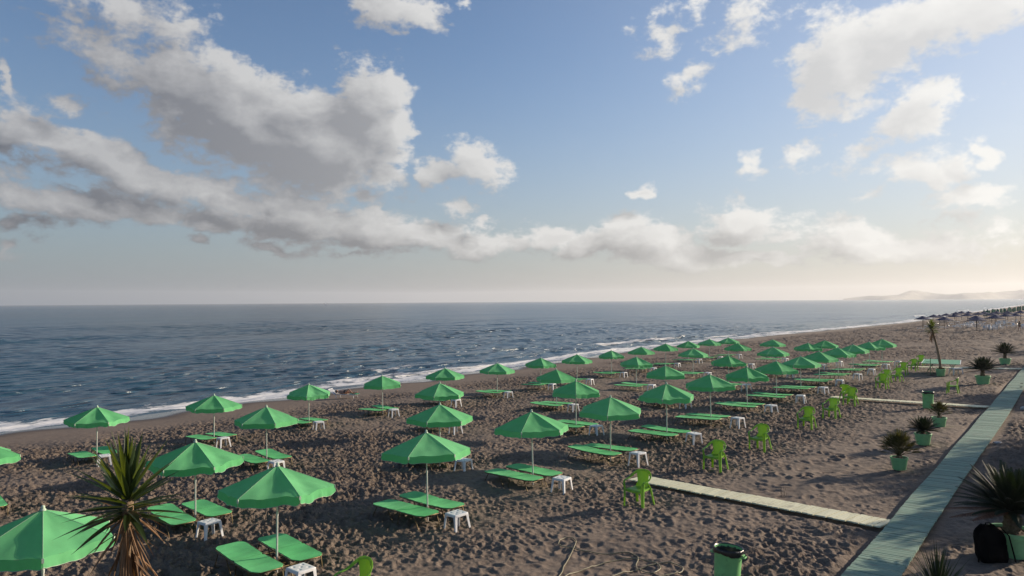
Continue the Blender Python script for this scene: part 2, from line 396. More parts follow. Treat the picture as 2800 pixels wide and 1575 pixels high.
def prints(X, Y, cell, s, dens=1.0):
    """elongated foot-sized pits with raised rims, scattered on a jittered grid"""
    ix = np.floor(X / cell); iy = np.floor(Y / cell); h = np.zeros_like(X)
    for dx in (-1, 0, 1):
        for dy in (-1, 0, 1):
            cx = ix + dx; cy = iy + dy
            px = (cx + .5 + (hash2(cx, cy, s) - .5) * .95) * cell; py = (cy + .5 + (hash2(cx, cy, s + 1) - .5) * .95) * cell
            a = hash2(cx, cy, s + 2) * 6.283; on = (hash2(cx, cy, s + 3) < dens)
            dd = .5 + .8 * hash2(cx, cy, s + 4)
            ux = X - px; uy = Y - py
            la = ux * np.cos(a) + uy * np.sin(a); lb = -ux * np.sin(a) + uy * np.cos(a)
            r = np.sqrt((la / (cell * .50)) ** 2 + (lb / (cell * .30)) ** 2)
            h += on * dd * (-np.exp(-(r * 1.05) ** 4) + .55 * np.exp(-((r - 1.25) / .35) ** 2) * (1 + .5 * np.sin(a * 3)))
    return h

PATHS = [((-3.62, 18.43), (-10.85, 20.02), .74), ((-3.66, 41.1), (-11.1, 43.08), .62), ((-3.7, 64.4), (-11.2, 65.6), .95)]
BW0, BW1 = -3.62, -2.74            # boardwalk edges
def sand_micro(X, Y, rad):
    sx = shore(Y); d = X - sx
    tramp = np.clip((d - 6.5) / 5, 0, 1) ** 1.2
    lane = np.exp(-((X + 7.2 + .6 * np.sin(Y * .13) + np.clip((17 - Y) / 6, 0, 1) * 1.0) / (2.1 + .8 * np.clip((17 - Y) / 6, 0, 1))) ** 2)                # driven and raked lane inland of the sun beds
    lane = lane * (.72 + .6 * fbm(X * .35, Y * .12, 5, 2))
    lane = np.clip(lane, 0, .9)
    patch = np.clip(.86 + 1.5 * fbm(X * .20, Y * .20, 31, 3), .30, 1.25)
    amp = tramp * (1 - lane) * patch
    wx = X + .12 * vnoise(X * 2.1, Y * 2.1, 61); wy = Y + .12 * vnoise(X * 2.1, Y * 2.1, 62)
    h = prints(wx, wy, .30, 100, .88) * .047 + prints(wx + 3.3, wy + 1.7, .21, 200, .8) * .030
    h = h + fbm(X * 3.6, Y * 3.6, 41, 4, .55) * .062
    h = h * amp * np.clip(1.1 - rad / 600, .7, 1.0)
    h = h + lane * tramp * (prints(X, Y, .42, 300, .5) * .045 + fbm(X * 3.2, Y * 3.2, 43, 3, .6) * .03 + .012 * np.sin(X * 9 + 1.5 * vnoise(X * .5, Y * .2, 71)) * (vnoise(X * .6, Y * .25, 72) > 0))
    h = h + tramp * fbm(X * .45, Y * .45, 51, 3) * .09 + fbm(X * .12, Y * .12, 52, 2) * .10 * np.clip((d - 3) / 6, 0, 1)
    h = h + tramp * np.clip((rad - 60) / 80, 0, 1) * (fbm(X * 1.0, Y * 1.0, 57, 4, .6) * .20 + prints(X, Y, .9, 400, .8) * .05)
    h = h + .012 * fbm(X * 1.5, Y * 1.5, 53, 2) * np.clip(d / 3, 0, 1)
    # keep sand clear of the walkways
    bw = np.clip(1.6 - np.maximum(BW0 - X, X - BW1) / .22, 0, 1) * (Y < 122)
    k = bw
    for (a, b, wd) in PATHS:
        ax, ay = a; bx, by = b; L = math.hypot(bx - ax, by - ay); tx, ty = (bx - ax) / L, (by - ay) / L
        al = (X - ax) * tx + (Y - ay) * ty; ac = np.abs(-(X - ax) * ty + (Y - ay) * tx)
        dd = np.maximum(ac - wd / 2, np.maximum(-al, al - L)); k = np.maximum(k, np.clip(1.3 - dd / .2, 0, 1))
    return h * (1 - k) - .03 * k, np.clip(1 - (d + .6 * np.sin(Y * .5) + .4 * np.sin(Y * 1.3)) / 5.0, 0, 1), amp, lane

def polar_sheet(name, r_list, fn, mat, attrs, extra_cols=True):
    """one sheet, fine in front of the camera and coarse elsewhere"""
    fwd = math.degrees(AZ)
    fine = np.radians(np.linspace(90 + fwd - 41, 90 + fwd + 41, NCOL))
    coarse = np.radians(np.linspace(90 + fwd + 41, 90 + fwd - 41 + 360, 60))[1:-1]
    ang = np.concatenate([fine, coarse]); n = len(ang); m = len(r_list)
    A, RR = np.meshgrid(ang, r_list)
    X = RR * np.cos(A); Y = RR * np.sin(A)
    Z, at = fn(X, Y, RR)
    co = np.stack([X, Y, Z], -1).reshape(-1, 3).astype(np.float32)
    i = np.arange(m - 1)[:, None]; j = np.arange(n)[None, :]; j2 = (j + 1) % n
    q = np.stack([i * n + j, i * n + j2, (i + 1) * n + j2, (i + 1) * n + j], -1).reshape(-1, 4)
    me = bpy.data.meshes.new(name)
    me.vertices.add(len(co)); me.vertices.foreach_set('co', co.ravel())
    me.loops.add(q.size); me.loops.foreach_set('vertex_index', q.ravel().astype(np.int32))
    me.polygons.add(len(q)); me.polygons.foreach_set('loop_start', (np.arange(len(q)) * 4).astype(np.int32))
    me.polygons.foreach_set('use_smooth', np.ones(len(q), bool))
    me.update(calc_edges=True)
    for k, v in at.items():
        a = me.attributes.new(k, 'FLOAT', 'POINT'); a.data.foreach_set('value', v.ravel().astype(np.float32))
    me.materials.append(mat)
    o = bpy.data.objects.new(name, me); COL.objects.link(o); tag(o, kind='structure')
    return o

# ------------------------------------------------------------------ sand
def sand_material():
    m, N, b, o = new_mat('dark_beach_sand')
    tc = N.new('ShaderNodeTexCoord').outputs['Object']
    def at(n):
        a = N.new('ShaderNodeAttribute', attribute_name=n); return a.outputs['Fac']
    big = N.noise(tc, .35, 4, .6); med = N.noise(tc, 3.5, 5, .65); fine = N.noise(tc, 60, 4, .7)
    c = N.mix(N.ramp(big, .35, .65), (.112, .084, .066), (.143, .109, .086))
    c = N.mix(N.ramp(med, .3, .72), c, (.178, .138, .108))
    c = N.mix(N.m('MULTIPLY', N.ramp(N.noise(tc, 9, 5, .7), .50, .72), .5), c, (.066, .049, .040))
    c = N.mix(N.m('MULTIPLY', N.ramp(fine, .35, .75), .4), c, (.235, .19, .15))
    c = N.mix(N.m('MULTIPLY', N.ramp(N.vor(tc, 38), .16, .05), .55), c, (.035, .029, .027))
    wet = at('wet')
    c = N.mix(N.ramp(wet, .02, .45), c, (.080, .063, .053)); c = N.mix(N.ramp(wet, .35, .6), c, (.045, .038, .035))
    N.l.new(c, b.inputs['Base Color'])
    N.l.new(N.ramp(wet, .30, .62, .95, .12), b.inputs['Roughness'])
    N.l.new(N.ramp(wet, .3, .6, .3, .75), b.inputs['Specular IOR Level'])
    dry = N.ramp(wet, .05, .4, 1, .04)
    h1 = N.m('MULTIPLY', N.m('ADD', N.noise(tc, 7, 5, .65), N.m('MULTIPLY', N.vor(tc, 5.5, 'SMOOTH_F1'), .6)), N.m('MULTIPLY', at('amp'), dry))
    n0 = N.bump(N.m('MULTIPLY', N.noise(tc, 2.2, 5, .7), N.m('MULTIPLY', at('amp'), dry)), .16, .9)
    n1 = N.bump(h1, .07, 1.0, n0)
    n2 = N.bump(N.m('MULTIPLY', fine, dry), .008, .7, n1)
    N.l.new(n2, b.inputs['Normal'])
    return m
NCOL = 1150
rs = np.concatenate([[0.0, 2, 4], np.exp(np.arange(math.log(6.0), math.log(240), .0031)), np.exp(np.arange(math.log(240), math.log(7000), .05))])
def sand_fn(X, Y, RR):
    h, wet, amp, lane = sand_micro(X, Y, RR)
    return zg(X, Y) + h, {'wet': wet, 'amp': amp}
polar_sheet('beach_sand', rs, sand_fn, sand_material(), None)

# ------------------------------------------------------------------ sea
def sea_material():
    m, N, b, o = new_mat('sea_water')
    tc = N.new('ShaderNodeTexCoord').outputs['Object']
    at = lambda n: N.new('ShaderNodeAttribute', attribute_name=n).outputs['Fac']
    off = at('off'); foam = at('foam')
    col = N.mix(N.ramp(off, 2, 35), (.040, .066, .062), (.027, .060, .082))
    col = N.mix(N.ramp(N.noise(N.mapping(tc, scale=(.004, .012, 1), rot=(0, 0, .3)), 1, 3), .38, .62), col, (.018, .058, .094))
    p = N.mapping(tc, rot=(0, 0, .12), scale=(1.0, .42, 1))
    f1 = N.noise(p, 1.3, 8, .68, .8); f2 = N.noise(p, 6.0, 5, .7, .5)
    th = N.m('SUBTRACT', 1.25, N.m('MULTIPLY', foam, 1.03))
    f = N.ramp(N.m('ADD', N.m('MULTIPLY', f1, .95), N.m('MULTIPLY_ADD', f2, .5, -.22)), N.m('SUBTRACT', th, .13), N.m('ADD', th, .06))
    c = N.mix(f, col, (.70, .70, .69)); N.l.new(c, b.inputs['Base Color'])
    N.l.new(N.m('MULTIPLY_ADD', f, .65, .22), b.inputs['Roughness'])
    b.inputs['IOR'].default_value = 1.333
    pw = N.mapping(tc, rot=(0, 0, .25), scale=(1.0, .5, 1))
    h = N.m('ADD', N.noise(pw, 1.5, 4, .6), N.m('MULTIPLY', N.noise(pw, 5.0, 4, .6, .3), .35))
    n1 = N.bump(N.m('ADD', h, N.m('MULTIPLY', f, .25)), .06, 1.0)
    # longer waves carry on to the horizon
    n2 = N.bump(N.noise(N.mapping(tc, rot=(0, 0, .25), scale=(.46, .13, 1)), 1, 6, .66), .42, 1.0, n1)
    n2 = N.bump(N.noise(N.mapping(tc, loc=(40, 9, 0), rot=(0, 0, .2), scale=(.085, .03, 1)), 1, 4, .6), 1.3, 1.0, n2)
    n2 = N.bump(N.noise(N.mapping(tc, loc=(7, 5, 0), rot=(0, 0, .2), scale=(.022, .008, 1)), 1, 4, .65), 4.5, 1.0, n2)
    N.l.new(n2, b.inputs['Normal'])
    return m
WAV = []
for i in range(60):
    lam = 1.1 * (5.5 / 1.1) ** (rng.random() ** 1.25); th = R(180 + 12 + rng.normal() * 24)
    WAV.append((lam, th, rng.random() * 6.283, (.0044 * lam)))
def sea_fn(X, Y, RR):
    d = shore(Y) - X                                     # metres offshore
    sp = RR * (.0032 + .0045 * np.clip(np.log(np.maximum(RR, 1) / 180) / 1.6, 0, 1))
    z = np.zeros_like(X)
    gust = np.clip(1 + 1.2 * fbm(X * .02, Y * .012, 81, 3), .45, 1.6)
    for lam, th, ph, a in WAV:
        k = 2 * math.pi / lam
        z += a * np.clip((lam / sp - 2.2) / 2, 0, 1) * np.sin(k * (X * math.cos(th) + Y * math.sin(th)) + ph)
    z *= gust * np.clip(d / 7, .0, 1)
    # swell running in, bending to the shore, steepening close in
    wob = 2.6 * fbm(Y * .045, d * .01, 91, 3)
    cr = np.zeros_like(X); fm = np.zeros_like(X)
    for d0, a, wd, sd_ in ((3.6, .20, .8, 3), (9.0, .26, 1.2, 4), (17, .24, 1.9, 5), (27, .20, 2.3, 6), (40, .13, 2.6, 8)):
        along = np.clip(.30 + 2.0 * fbm(Y * .035, Y * 0 + sd_, 95 + sd_, 2), 0, 1.1) * (np.clip((Y - 38) / 14, .35, 1) if d0 > 6 else 1)
        u = (d + wob * (1 + .04 * d0) - d0) / wd
        s = a * along * np.exp(-np.where(u < 0, (u * 1.8) ** 2, (u * .75) ** 2)); cr += s
        if d0 < 15:
            fm = np.maximum(fm, np.exp(-np.where(u < 0, (u * .8) ** 2, (u * 1.5) ** 2)) * np.clip((along - (.70 if d0 > 6 else .25)) * 3.0, 0, 1))
    z += cr
    edge = np.exp(-((d - 1.7 + 1.8 * fbm(Y * .25, d * .2, 97, 3)) / 2.8) ** 2)
    wash = np.clip(1 - (d - 1) / 9.0, 0, 1) * np.clip(.62 + 1.0 * fbm(Y * .12, d * .25, 99, 3), 0, 1)
    foam = np.clip(np.maximum(np.maximum(edge * (.92 + .5 * fbm(Y * .8, d * .8, 98, 3)), fm * .9), wash * .92), 0, 1) * np.clip((d + 3.5) / 2, 0, 1)
    z = np.where(d < 4, z * np.clip(d / 4, 0, 1) , z)
    run = .05 * np.clip(1 - np.abs(d) / 2.2, 0, 1)
    return SEA + z + run, {'off': d, 'foam': foam}
rs2 = [0.0, 20, 38, 44]
while rs2[-1] < 6800: rs2.append(rs2[-1] * (1.0028 + .004 * min(1, max(0, math.log(rs2[-1] / 180) / 1.6)) + (.022 if rs2[-1] > 1100 else 0)))
rs2 = np.array(rs2)
polar_sheet('sea', rs2, sea_fn, sea_material(), None)

# ------------------------------------------------------------------ far headland
def hills():
    prof = [(-14.6, 0.0), (-13.7, .02), (-12.9, .12), (-11.68, .20), (-10.9, .22), (-10.2, .27), (-9.9, .40), (-9.47, .56), (-9.1, .54), (-8.76, .47), (-8.1, .36), (-7.36, .28),
            (-6.8, .31), (-6.22, .37), (-5.6, .35), (-5.11, .33), (-4.6, .38), (-4.03, .45), (-3.5, .47), (-3.05, .50), (-2, .46), (0, .5), (3, .42), (8, .3)]
    az = np.array([p[0] for p in prof]); el = np.array([p[1] for p in prof])
    nu, nv = 260, 26
    def P(u, v):
        a = -14.6 + 22.6 * u; e = float(np.interp(a, az, el))
        D0 = 6300 + 300 * math.sin(a * 1.3); D = D0 - 450 + 1100 * v
        env = math.sin(math.pi * min(1, v * 1.06)) if v < .94 else 0.0
        top = math.tan(R(e)) * D0 + 7.4 if e > .02 else 0
        n = float(fbm(np.array([a * 2.2]), np.array([v * 5.0]), 7, 4)[0])
        z = SEA - 3 + (top + 2) * max(0, env) * (1 + .25 * n * (1 if v < .45 or v > .6 else .25)) + (1 if e > .03 else 0)
        return (D * math.sin(R(a)), D * math.cos(R(a)), z)
    mb = MB(); mb.grid(P, nu, nv)
    m = simple('haze_tinted_hillside', (.33, .32, .28), .95, .1, .2, .01, dirt=(.20, .22, .16, .6))  # hill colour lightened: some of the distance haze is put into it
    o = mb.build('hills', m, smooth=True); tag(o, kind='structure')
hills()

# ------------------------------------------------------------------ walkways
def plank_mat(name, c1, c2, axis, pitch, worn):
    m, N, b, o = new_mat(name)
    tc = N.new('ShaderNodeTexCoord').outputs['Object']
    s = N.new('ShaderNodeSeparateXYZ'); N.l.new(tc, s.inputs[0])
    idx = N.m('FLOOR', N.m('DIVIDE', s.outputs[axis], pitch))
    wn = N.new('ShaderNodeTexWhiteNoise', noise_dimensions='1D'); N.l.new(idx, wn.inputs['W'])
    c = N.mix(N.m('MULTIPLY', wn.outputs['Value'], .9), c1, c2)
    st = N.noise(N.mapping(tc, scale=(3, 22, 1) if axis == 1 else (22, 3, 1)), 1, 5, .7)
    c = N.mix(N.m('MULTIPLY', N.ramp(st, .5, .72), worn), c, (.13, .10, .08))
    c = N.mix(N.m('MULTIPLY', N.ramp(N.noise(tc, .9, 5, .7), .5, .75), .5), c, tuple(x * .7 for x in c1))
    c = N.mix(N.m('MULTIPLY', N.ramp(N.noise(N.mapping(tc, loc=(3, 1, 0)), 1.7, 7, .72), .54, .70), .55), c, (.15, .115, .09))      # sand blown over the boards
    N.l.new(c, b.inputs['Base Color']); b.inputs['Roughness'].default_value = .75
    N.l.new(N.bump(st, .004), b.inputs['Normal'])
    return m
def boardwalk():
    mb = MB(); y = 4.0; i = 0; r = random.Random(3)
    while y < 120:
        pitch = .088 if y < 70 else .176; wd = pitch * .86
        x0 = BW0 + .015 * math.sin(y * .8) + r.uniform(-.008, .008); x1 = BW1 + .03 * math.sin(y * .21) + r.uniform(-.008, .008)
        z = max(G(-3.2, y), 0) + .075 + r.uniform(-.004, .005)
        mb.box(((x0 + x1) / 2, y, z), (x1 - x0, wd, .028), Matrix.Rotation(r.uniform(-.004, .004), 3, 'Z') @ Matrix.Rotation(-.02, 3, 'Y'))
        y += pitch
    for x in (BW0 + .12, BW1 - .12): mb.box((x, 62, G(x, 60) + .03), (.06, 116, .06))
    o = mb.build('boardwalk', plank_mat('teal_boards', (.155, .265, .20), (.225, .35, .27), 1, .088, .8)); tag(o, kind='structure')
boardwalk()
def cross_path(a, b, wd, seed):
    mb = MB(); r = random.Random(seed); ax, ay = a; bx, by = b; L = math.hypot(bx - ax, by - ay); ang = math.atan2(by - ay, bx - ax)
    t = .08; pitch = .155
    while t < L:
        x = ax + (bx - ax) * t / L; y = ay + (by - ay) * t / L; jit = r.uniform(-.012, .012)
        mb.box((x + jit, y + jit, G(x, y) + .075 + r.uniform(-.004, .004)), (pitch * .87, wd + r.uniform(-.015, .015), .03),
               Matrix.Rotation(ang + math.pi + r.uniform(-.01, .01), 3, 'Z') @ Matrix.Rotation(-.04, 3, 'Y'))
        t += pitch
    o = mb.build('path', M['cream']); tag(o, kind='structure')
M['cream'] = plank_mat('cream_boards', (.60, .60, .42), (.74, .73, .52), 0, .155, .28)
for i, (a, b, wd) in enumerate(PATHS): cross_path(a, b, wd, i)

# ================================================================== beach umbrella
def make_umbrella(sd=0, sagk=1.0, wr=1.0):
    root = empty('beach_umbrella', (0, 0, 0))
    RAD, ZT, DROP, VAL = 1.16, 2.20, .46, .17
    mb = MB(); mb.tube([(0, 0, -.35), (0, 0, 1.2)], .021, 10); mb.tube([(0, 0, 1.2), (0, 0, ZT)], .017, 10); mb.tube([(0, 0, 1.17), (0, 0, 1.23)], .027, 10)
    mb.build('pole', M['pole'], root, smooth=50)
    def rim(r, s, i):
        a0, a1 = R(60 * i), R(60 * i + 60)
        p0 = Vector((math.cos(a0), math.sin(a0), 0)); p1 = Vector((math.cos(a1), math.sin(a1), 0))
        p = p0.lerp(p1, s); e = 4 * s * (1 - s)
        rr = RAD * r * (1 - .030 * e * r)
        droop = DROP * (r ** 1.06)
        z = ZT - droop - .060 * sagk * e * math.sin(math.pi * min(1, r * .95)) * r ** .5 + .006 * wr * math.sin(s * 21 + i * 2 + sd * 3) * (r ** 3) + .014 * wr * math.sin(s * 9 + r * 7 + i + sd) * r * e + .006 * wr * math.sin(s * 17 - r * 11 + i * 3 + sd * 5) * r * e
        return Vector((p.x * rr, p.y * rr, z))
    mb = MB()
    for i in range(6): mb.grid(lambda u, v, i=i: rim(.02 + .98 * u, v, i), 9, 10)
    cp = mb.build('canopy', M['canopy'], root, smooth=28)
    mb = MB(); tr = MB()
    for i in range(6):
        def P(u, v, i=i):
            q_ = rim(1.0, .004 + .992 * v, i); out = Vector((q_.x, q_.y, 0)).normalized()
            edge = min(v, 1 - v); rnd = .035 * max(0, 1 - edge / .07) ** 2
            flare = (.008 * wr * math.sin(v * 19 + i * 1.7 + sd) + .005 * wr * math.sin(v * 47 + i + sd * 2)) * u + .010 * u
            return q_ + out * flare + Vector((0, 0, -(VAL - rnd) * u + .004 * math.sin(v * 13 + i) * u))
        mb.grid(P, 4, 26)
        tr.tube([P(1.0, k / 26) for k in range(27)], .0042, 4)
    mb.build('valance', M['canopy'], cp, smooth=True)
    for i in range(6):
        a = R(60 * i); tr.tube([rim(.05 + .95 * k / 8, 0.0, i) + Vector((0, 0, .004)) for k in range(9)], .0022, 4)
        tp = rim(1, 0, i); tr.box(tp + Vector((0, 0, -.035)), (.02, .035, .07), Matrix.Rotation(a, 3, 'Z'))
    tr.build('trim', M['trim'], cp)
    mb = MB(); mb.lathe([(.0, .075), (.022, .07), (.032, .045), (.030, .02), (.045, .012), (.05, -.012)], 12, (0, 0, ZT)); mb.build('finial', M['trim'], root, smooth=60)
    mb = MB(); mb.lathe([(.020, -.06), (.042, -.05), (.042, .02), (.020, .03)], 12, (0, 0, 1.62)); mb.build('hub', M['rib'], root)
    for i in range(6):
        a = R(60 * i); c = Vector((math.cos(a), math.sin(a), 0)); mb = MB()
        mb.tube([rim(.03 + .95 * k / 6, 0, i) - Vector((0, 0, .012)) for k in range(7)], .006, 5)
        r_ = mb.build('rib', M['rib'], root)
        mb = MB(); mb.tube([c * .04 + Vector((0, 0, 1.62)), rim(.52, 0, i) - Vector((0, 0, .014))], .005, 5); mb.build('strut', M['rib'], r_)
    return root

# ================================================================== folding sun bed
def make_bed(raised=0.0):
    root = empty('sun_bed', (0, 0, 0))
    L0, L1, H0, HY, Z = -1.10, 1.06, -.02, .325, .30      # head end, foot end, hinge, half width, height
    def panel(x0, x1, name, chamf0, chamf1, ang):
        mb = MB(); nu, nv = 16, 10; t = .016
        def edge(u):
            x = x0 + (x1 - x0) * u; a = abs(x - x0); b = abs(x1 - x); h = HY
            h -= max(0, chamf0 - a) * .85; h -= max(0, chamf1 - b) * .85
            return x, h
        def top(u, v):
            x, h = edge(u); y = -h + 2 * h * v; s = 4 * v * (1 - v)
            z = Z + .022 - .020 * s * math.sin(math.pi * min(1, max(0, u))) + .003 * math.sin(x * 23 + y * 5)
            dx = x - x0 if ang[1] == 'x0' else x1 - x
            return (x, y, z + dx * math.tan(ang[0]))
        def bot(u, v): p = top(u, 1 - v); return (p[0], p[1], p[2] - t)
        mb.grid(top, nu, nv); mb.grid(bot, nu, nv)
        for v in (0, 1):
            mb.grid(lambda u, w_, v=v: (top(u, v)[0], top(u, v)[1], top(u, v)[2] - t * w_), nu, 1)
        for u in (0, 1):
            mb.grid(lambda a, w_, u=u: (top(u, a)[0], top(u, a)[1], top(u, a)[2] - t * w_), nv, 1)
        return mb.build(name, M['bedcloth'], root, smooth=40)
    panel(L0, H0 - .012, 'backrest', .11, .045, (raised, 'x1'))
    panel(H0 + .012, L1, 'seat', .045, .11, (0.0, 'x0'))
    rz_ = (lambda x: (H0 - x) * math.tan(raised)) if raised else (lambda x: 0)
    mb = MB(); yy = HY + .022
    c = .09
    mb.tube([(L0 + c * .4, -HY + c, Z + rz_(L0)), (L0 - .02, -HY + c * 1.3, Z + rz_(L0)), (L0 - .02, HY - c * 1.3, Z + rz_(L0)), (L0 + c * .4, HY - c, Z + rz_(L0))], .014, 6)
    for s in (-1, 1):
        mb.tube([(L0 + c * .4, s * (HY - c), Z + rz_(L0)), (L0 + c + .05, s * yy, Z + rz_(L0 + c)), (H0, s * yy, Z)], .014, 6)
        mb.tube([(H0, s * yy, Z), (L1 - c - .05, s * yy, Z), (L1 - c * .4, s * (HY - c), Z)], .014, 6)
    mb.tube([(L1 - c * .4, -HY + c, Z), (L1 + .03, -HY + c * 1.3, Z), (L1 + .03, HY - c * 1.3, Z), (L1 - c * .4, HY - c, Z)], .014, 6)
    mb.build('frame', M['bedframe'], root, smooth=60)
    for (xt, xb) in ((-.78, -1.02), (-.30, -.12), (.22, .10), (.82, .95)):
        mb = MB(); g = -.05
        mb.tube([(xt, -yy, Z), (xb, -yy + .02, g + .05), (xb, -yy + .06, g), (xb, yy - .06, g), (xb, yy - .02, g + .05), (xt, yy, Z)], .012, 6)
        mb.build('leg', M['bedframe'], root, smooth=60)
    return root

# ================================================================== white stool
def make_stool(w=.42, d=.42, h=.43, name='stool'):
    root = empty(name, (0, 0, 0))
    def top(u, v):
        x = (u * 2 - 1); y = (v * 2 - 1)
        # rounded square
        k = 1 - .06 * (abs(x) * abs(y)) ** 3
        e = max(abs(x), abs(y)); z = h - .012 * max(0, (e - .86) / .14) ** 2
        px, py = x * w / 2 * k, y * d / 2 * k
        for cx, cy in ((0, 0), (-.48, -.48), (.48, -.48), (-.48, .48), (.48, .48)):
            q_ = math.hypot((x - cx) * w / 2, (y - cy) * d / 2); z -= .012 * max(0, min(1, (.036 - q_) / .010))
        return (px, py, z)
    mb = MB(); mb.grid(top, 36, 36)
    per = [top(k / 36, 0) for k in range(36)] + [top(1, k / 36) for k in range(36)] + [top(1 - k / 36, 1) for k in range(36)] + [top(0, 1 - k / 36) for k in range(36)]
    vs = []; n = len(per)
    for (sc, dz) in ((1, 0), (1.015, -.012), (1.02, -.045), (.985, -.045), (.98, -.02)):
        vs += [(p[0] * sc, p[1] * sc, p[2] + dz) for p in per]
    mb.add(vs, [(i * n + k, i * n + (k + 1) % n, (i + 1) * n + (k + 1) % n, (i + 1) * n + k) for i in range(4) for k in range(n)])
    mb.build('seat', M['white'], root, smooth=35)
    for sx in (-1, 1):
        for sy in (-1, 1):
            mb = MB(); x0, y0 = sx * (w / 2 - .005), sy * (d / 2 - .005); t = .012
            rows = []
            for k in range(6):
                f = k / 5; o_ = .045 * f ** 1.3; ww = .075 - .030 * f ** .7; z = h - .04 - (h + .005) * f
                cx, cy = x0 + sx * o_, y0 + sy * o_
                rows.append([(cx - sx * ww, cy, z), (cx, cy, z), (cx, cy - sy * ww, z), (cx - sx * t, cy - sy * ww, z), (cx - sx * t, cy - sy * t, z), (cx - sx * ww, cy - sy * t, z)])
            vs = [p for r_ in rows for p in r_]; fs = [(i * 6 + k, i * 6 + (k + 1) % 6, (i + 1) * 6 + (k + 1) % 6, (i + 1) * 6 + k) for i in range(5) for k in range(6)]
            fs.append(tuple(range(6))); fs.append(tuple(30 + k for k in range(6))[::-1]); mb.add(vs, fs)
            mb.build('leg', M['white'], root, smooth=30)
    return root

# ================================================================== moulded armchair; faces -Y
def make_chair():
    root = empty('armchair', (0, 0, 0)); m = M['lime']
    def seat(u, v):
        x = (u * 2 - 1); y = v
        hw = .225 + .02 * (1 - y) - .012 * max(0, abs(y - .5) - .42) * 10
        z = .425 + .018 * x * x - .012 * math.sin(math.pi * v) - .03 * max(0, (.10 - v) / .10) ** 2
        return Vector((x * hw, -.235 + .45 * y, z))
    mb = MB(); mb.grid(seat, 14, 14); mb.grid(lambda u, v: seat(u, 1 - v) - Vector((0, 0, .018)), 14, 14)
    for v in (0, 1): mb.grid(lambda u, w_, v=v: seat(u, v) - Vector((0, 0, .05 * w_)), 14, 1)
    for u in (0, 1): mb.grid(lambda v, w_, u=u: seat(u, v) - Vector((0, 0, .05 * w_)), 14, 1)
    mb.build('seat', m, root, smooth=40)
    # centre splat of the back, joined to one hoop that runs on into both arms
    def back(u, v, off=0):
        x = u * 2 - 1; top = .868 - .045 * x * x
        z = .43 + (top - .43) * v; hw = .150 + .045 * v ** 1.2
        return Vector((x * hw, .215 + .16 * (z - .43) + .05 * (v - v * v) - .05 * x * x * (.4 + v) + off, z))
    mb = MB(); mb.grid(back, 16, 14); mb.grid(lambda u, v: back(1 - u, v, .014), 16, 14)
    mb.grid(lambda u, w_: back(u, 1, .014 * w_), 16, 1); mb.grid(lambda v, w_: back(0, v, .014 * w_), 14, 1); mb.grid(lambda v, w_: back(1, v, .014 * w_), 14, 1)
    mb.build('backrest', m, root, smooth=40)
    for s in (-1, 1):
        path = [Vector((0, .288, .868)), Vector((s * .10, .282, .862)), Vector((s * .185, .255, .832)), Vector((s * .255, .205, .775)), Vector((s * .298, .130, .710)), Vector((s * .315, .03, .665)), Vector((s * .318, -.08, .645)), Vector((s * .308, -.18, .638)), Vector((s * .295, -.225, .615)), Vector((s * .290, -.235, .57))]
        sides = [Vector((0, .35, 1)), Vector((0, .35, 1)), Vector((s * .35, .25, 1)), Vector((s * .8, .1, .8)), Vector((s, 0, .5)), Vector((s, 0, .2)), Vector((s, 0, 0)), Vector((s, 0, 0)), Vector((s, 0, 0)), Vector((s, 0, 0))]
        mb = MB(); mb.ribbon(path, [.050, .052, .058, .066, .066, .058, .058, .064, .062, .055], .018, sides)
        mb.build('armrest', m, root, smooth=40)
        fp = [Vector((s * .290, -.236, .60)), Vector((s * .272, -.240, .44)), Vector((s * .272, -.250, .25)), Vector((s * .283, -.268, -.04))]
        mb = MB(); mb.ribbon(fp, [.055, .085, .068, .048], .018, Vector((1, .25 * s, 0)))
        mb.ribbon([p + Vector((s * .030, .026, 0)) for p in fp], [.05, .07, .055, .04], .014, Vector((.15, 1, 0)))
        mb.build('leg', m, root, smooth=40)
        rp = [back(1 if s > 0 else 0, .25, .01), Vector((s * .215, .235, .42)), Vector((s * .235, .275, .22)), Vector((s * .262, .325, -.04))]
        mb = MB(); mb.ribbon(rp, [.05, .075, .06, .045], .018, Vector((1, -.3 * s, 0)))
        mb.ribbon([p + Vector((s * .028, -.02, 0)) for p in rp[1:]], [.06, .05, .035], .014, Vector((.1, 1, 0)))
        mb.build('leg', m, root, smooth=40)
    return root

# ================================================================== plants
def leaf_strip(mb, base, d, L, w, droop, fold=.25, n=7, side=None):
    """pointed, slightly folded, drooping leaf"""
    d = Vector(d).normalized(); sd_ = d.cross(Vector((0, 0, 1))) if side is None else Vector(side)
    if sd_.length < .05: sd_ = Vector((1, 0, 0))
    sd_.normalize(); p = Vector(base); vs = []; st = L / n; cur = Vector(d)
    for i in range(n + 1):
        f = i / n; wd = w * (math.sin(math.pi * min(1, (f * .86 + .16))) ** .75) * (1 - f ** 5) * .5
        nn = sd_.cross(cur).normalized()
        vs += [p - sd_ * wd + nn * wd * fold * 2, p, p + sd_ * wd + nn * wd * fold * 2]
        cur = (cur + Vector((0, 0, -droop / n))).normalized(); p = p + cur * st
    fs = []
    for i in range(n): fs += [(3 * i, 3 * i + 1, 3 * i + 4, 3 * i + 3), (3 * i + 1, 3 * i + 2, 3 * i + 5, 3 * i + 4)]
    mb.add(vs, fs)

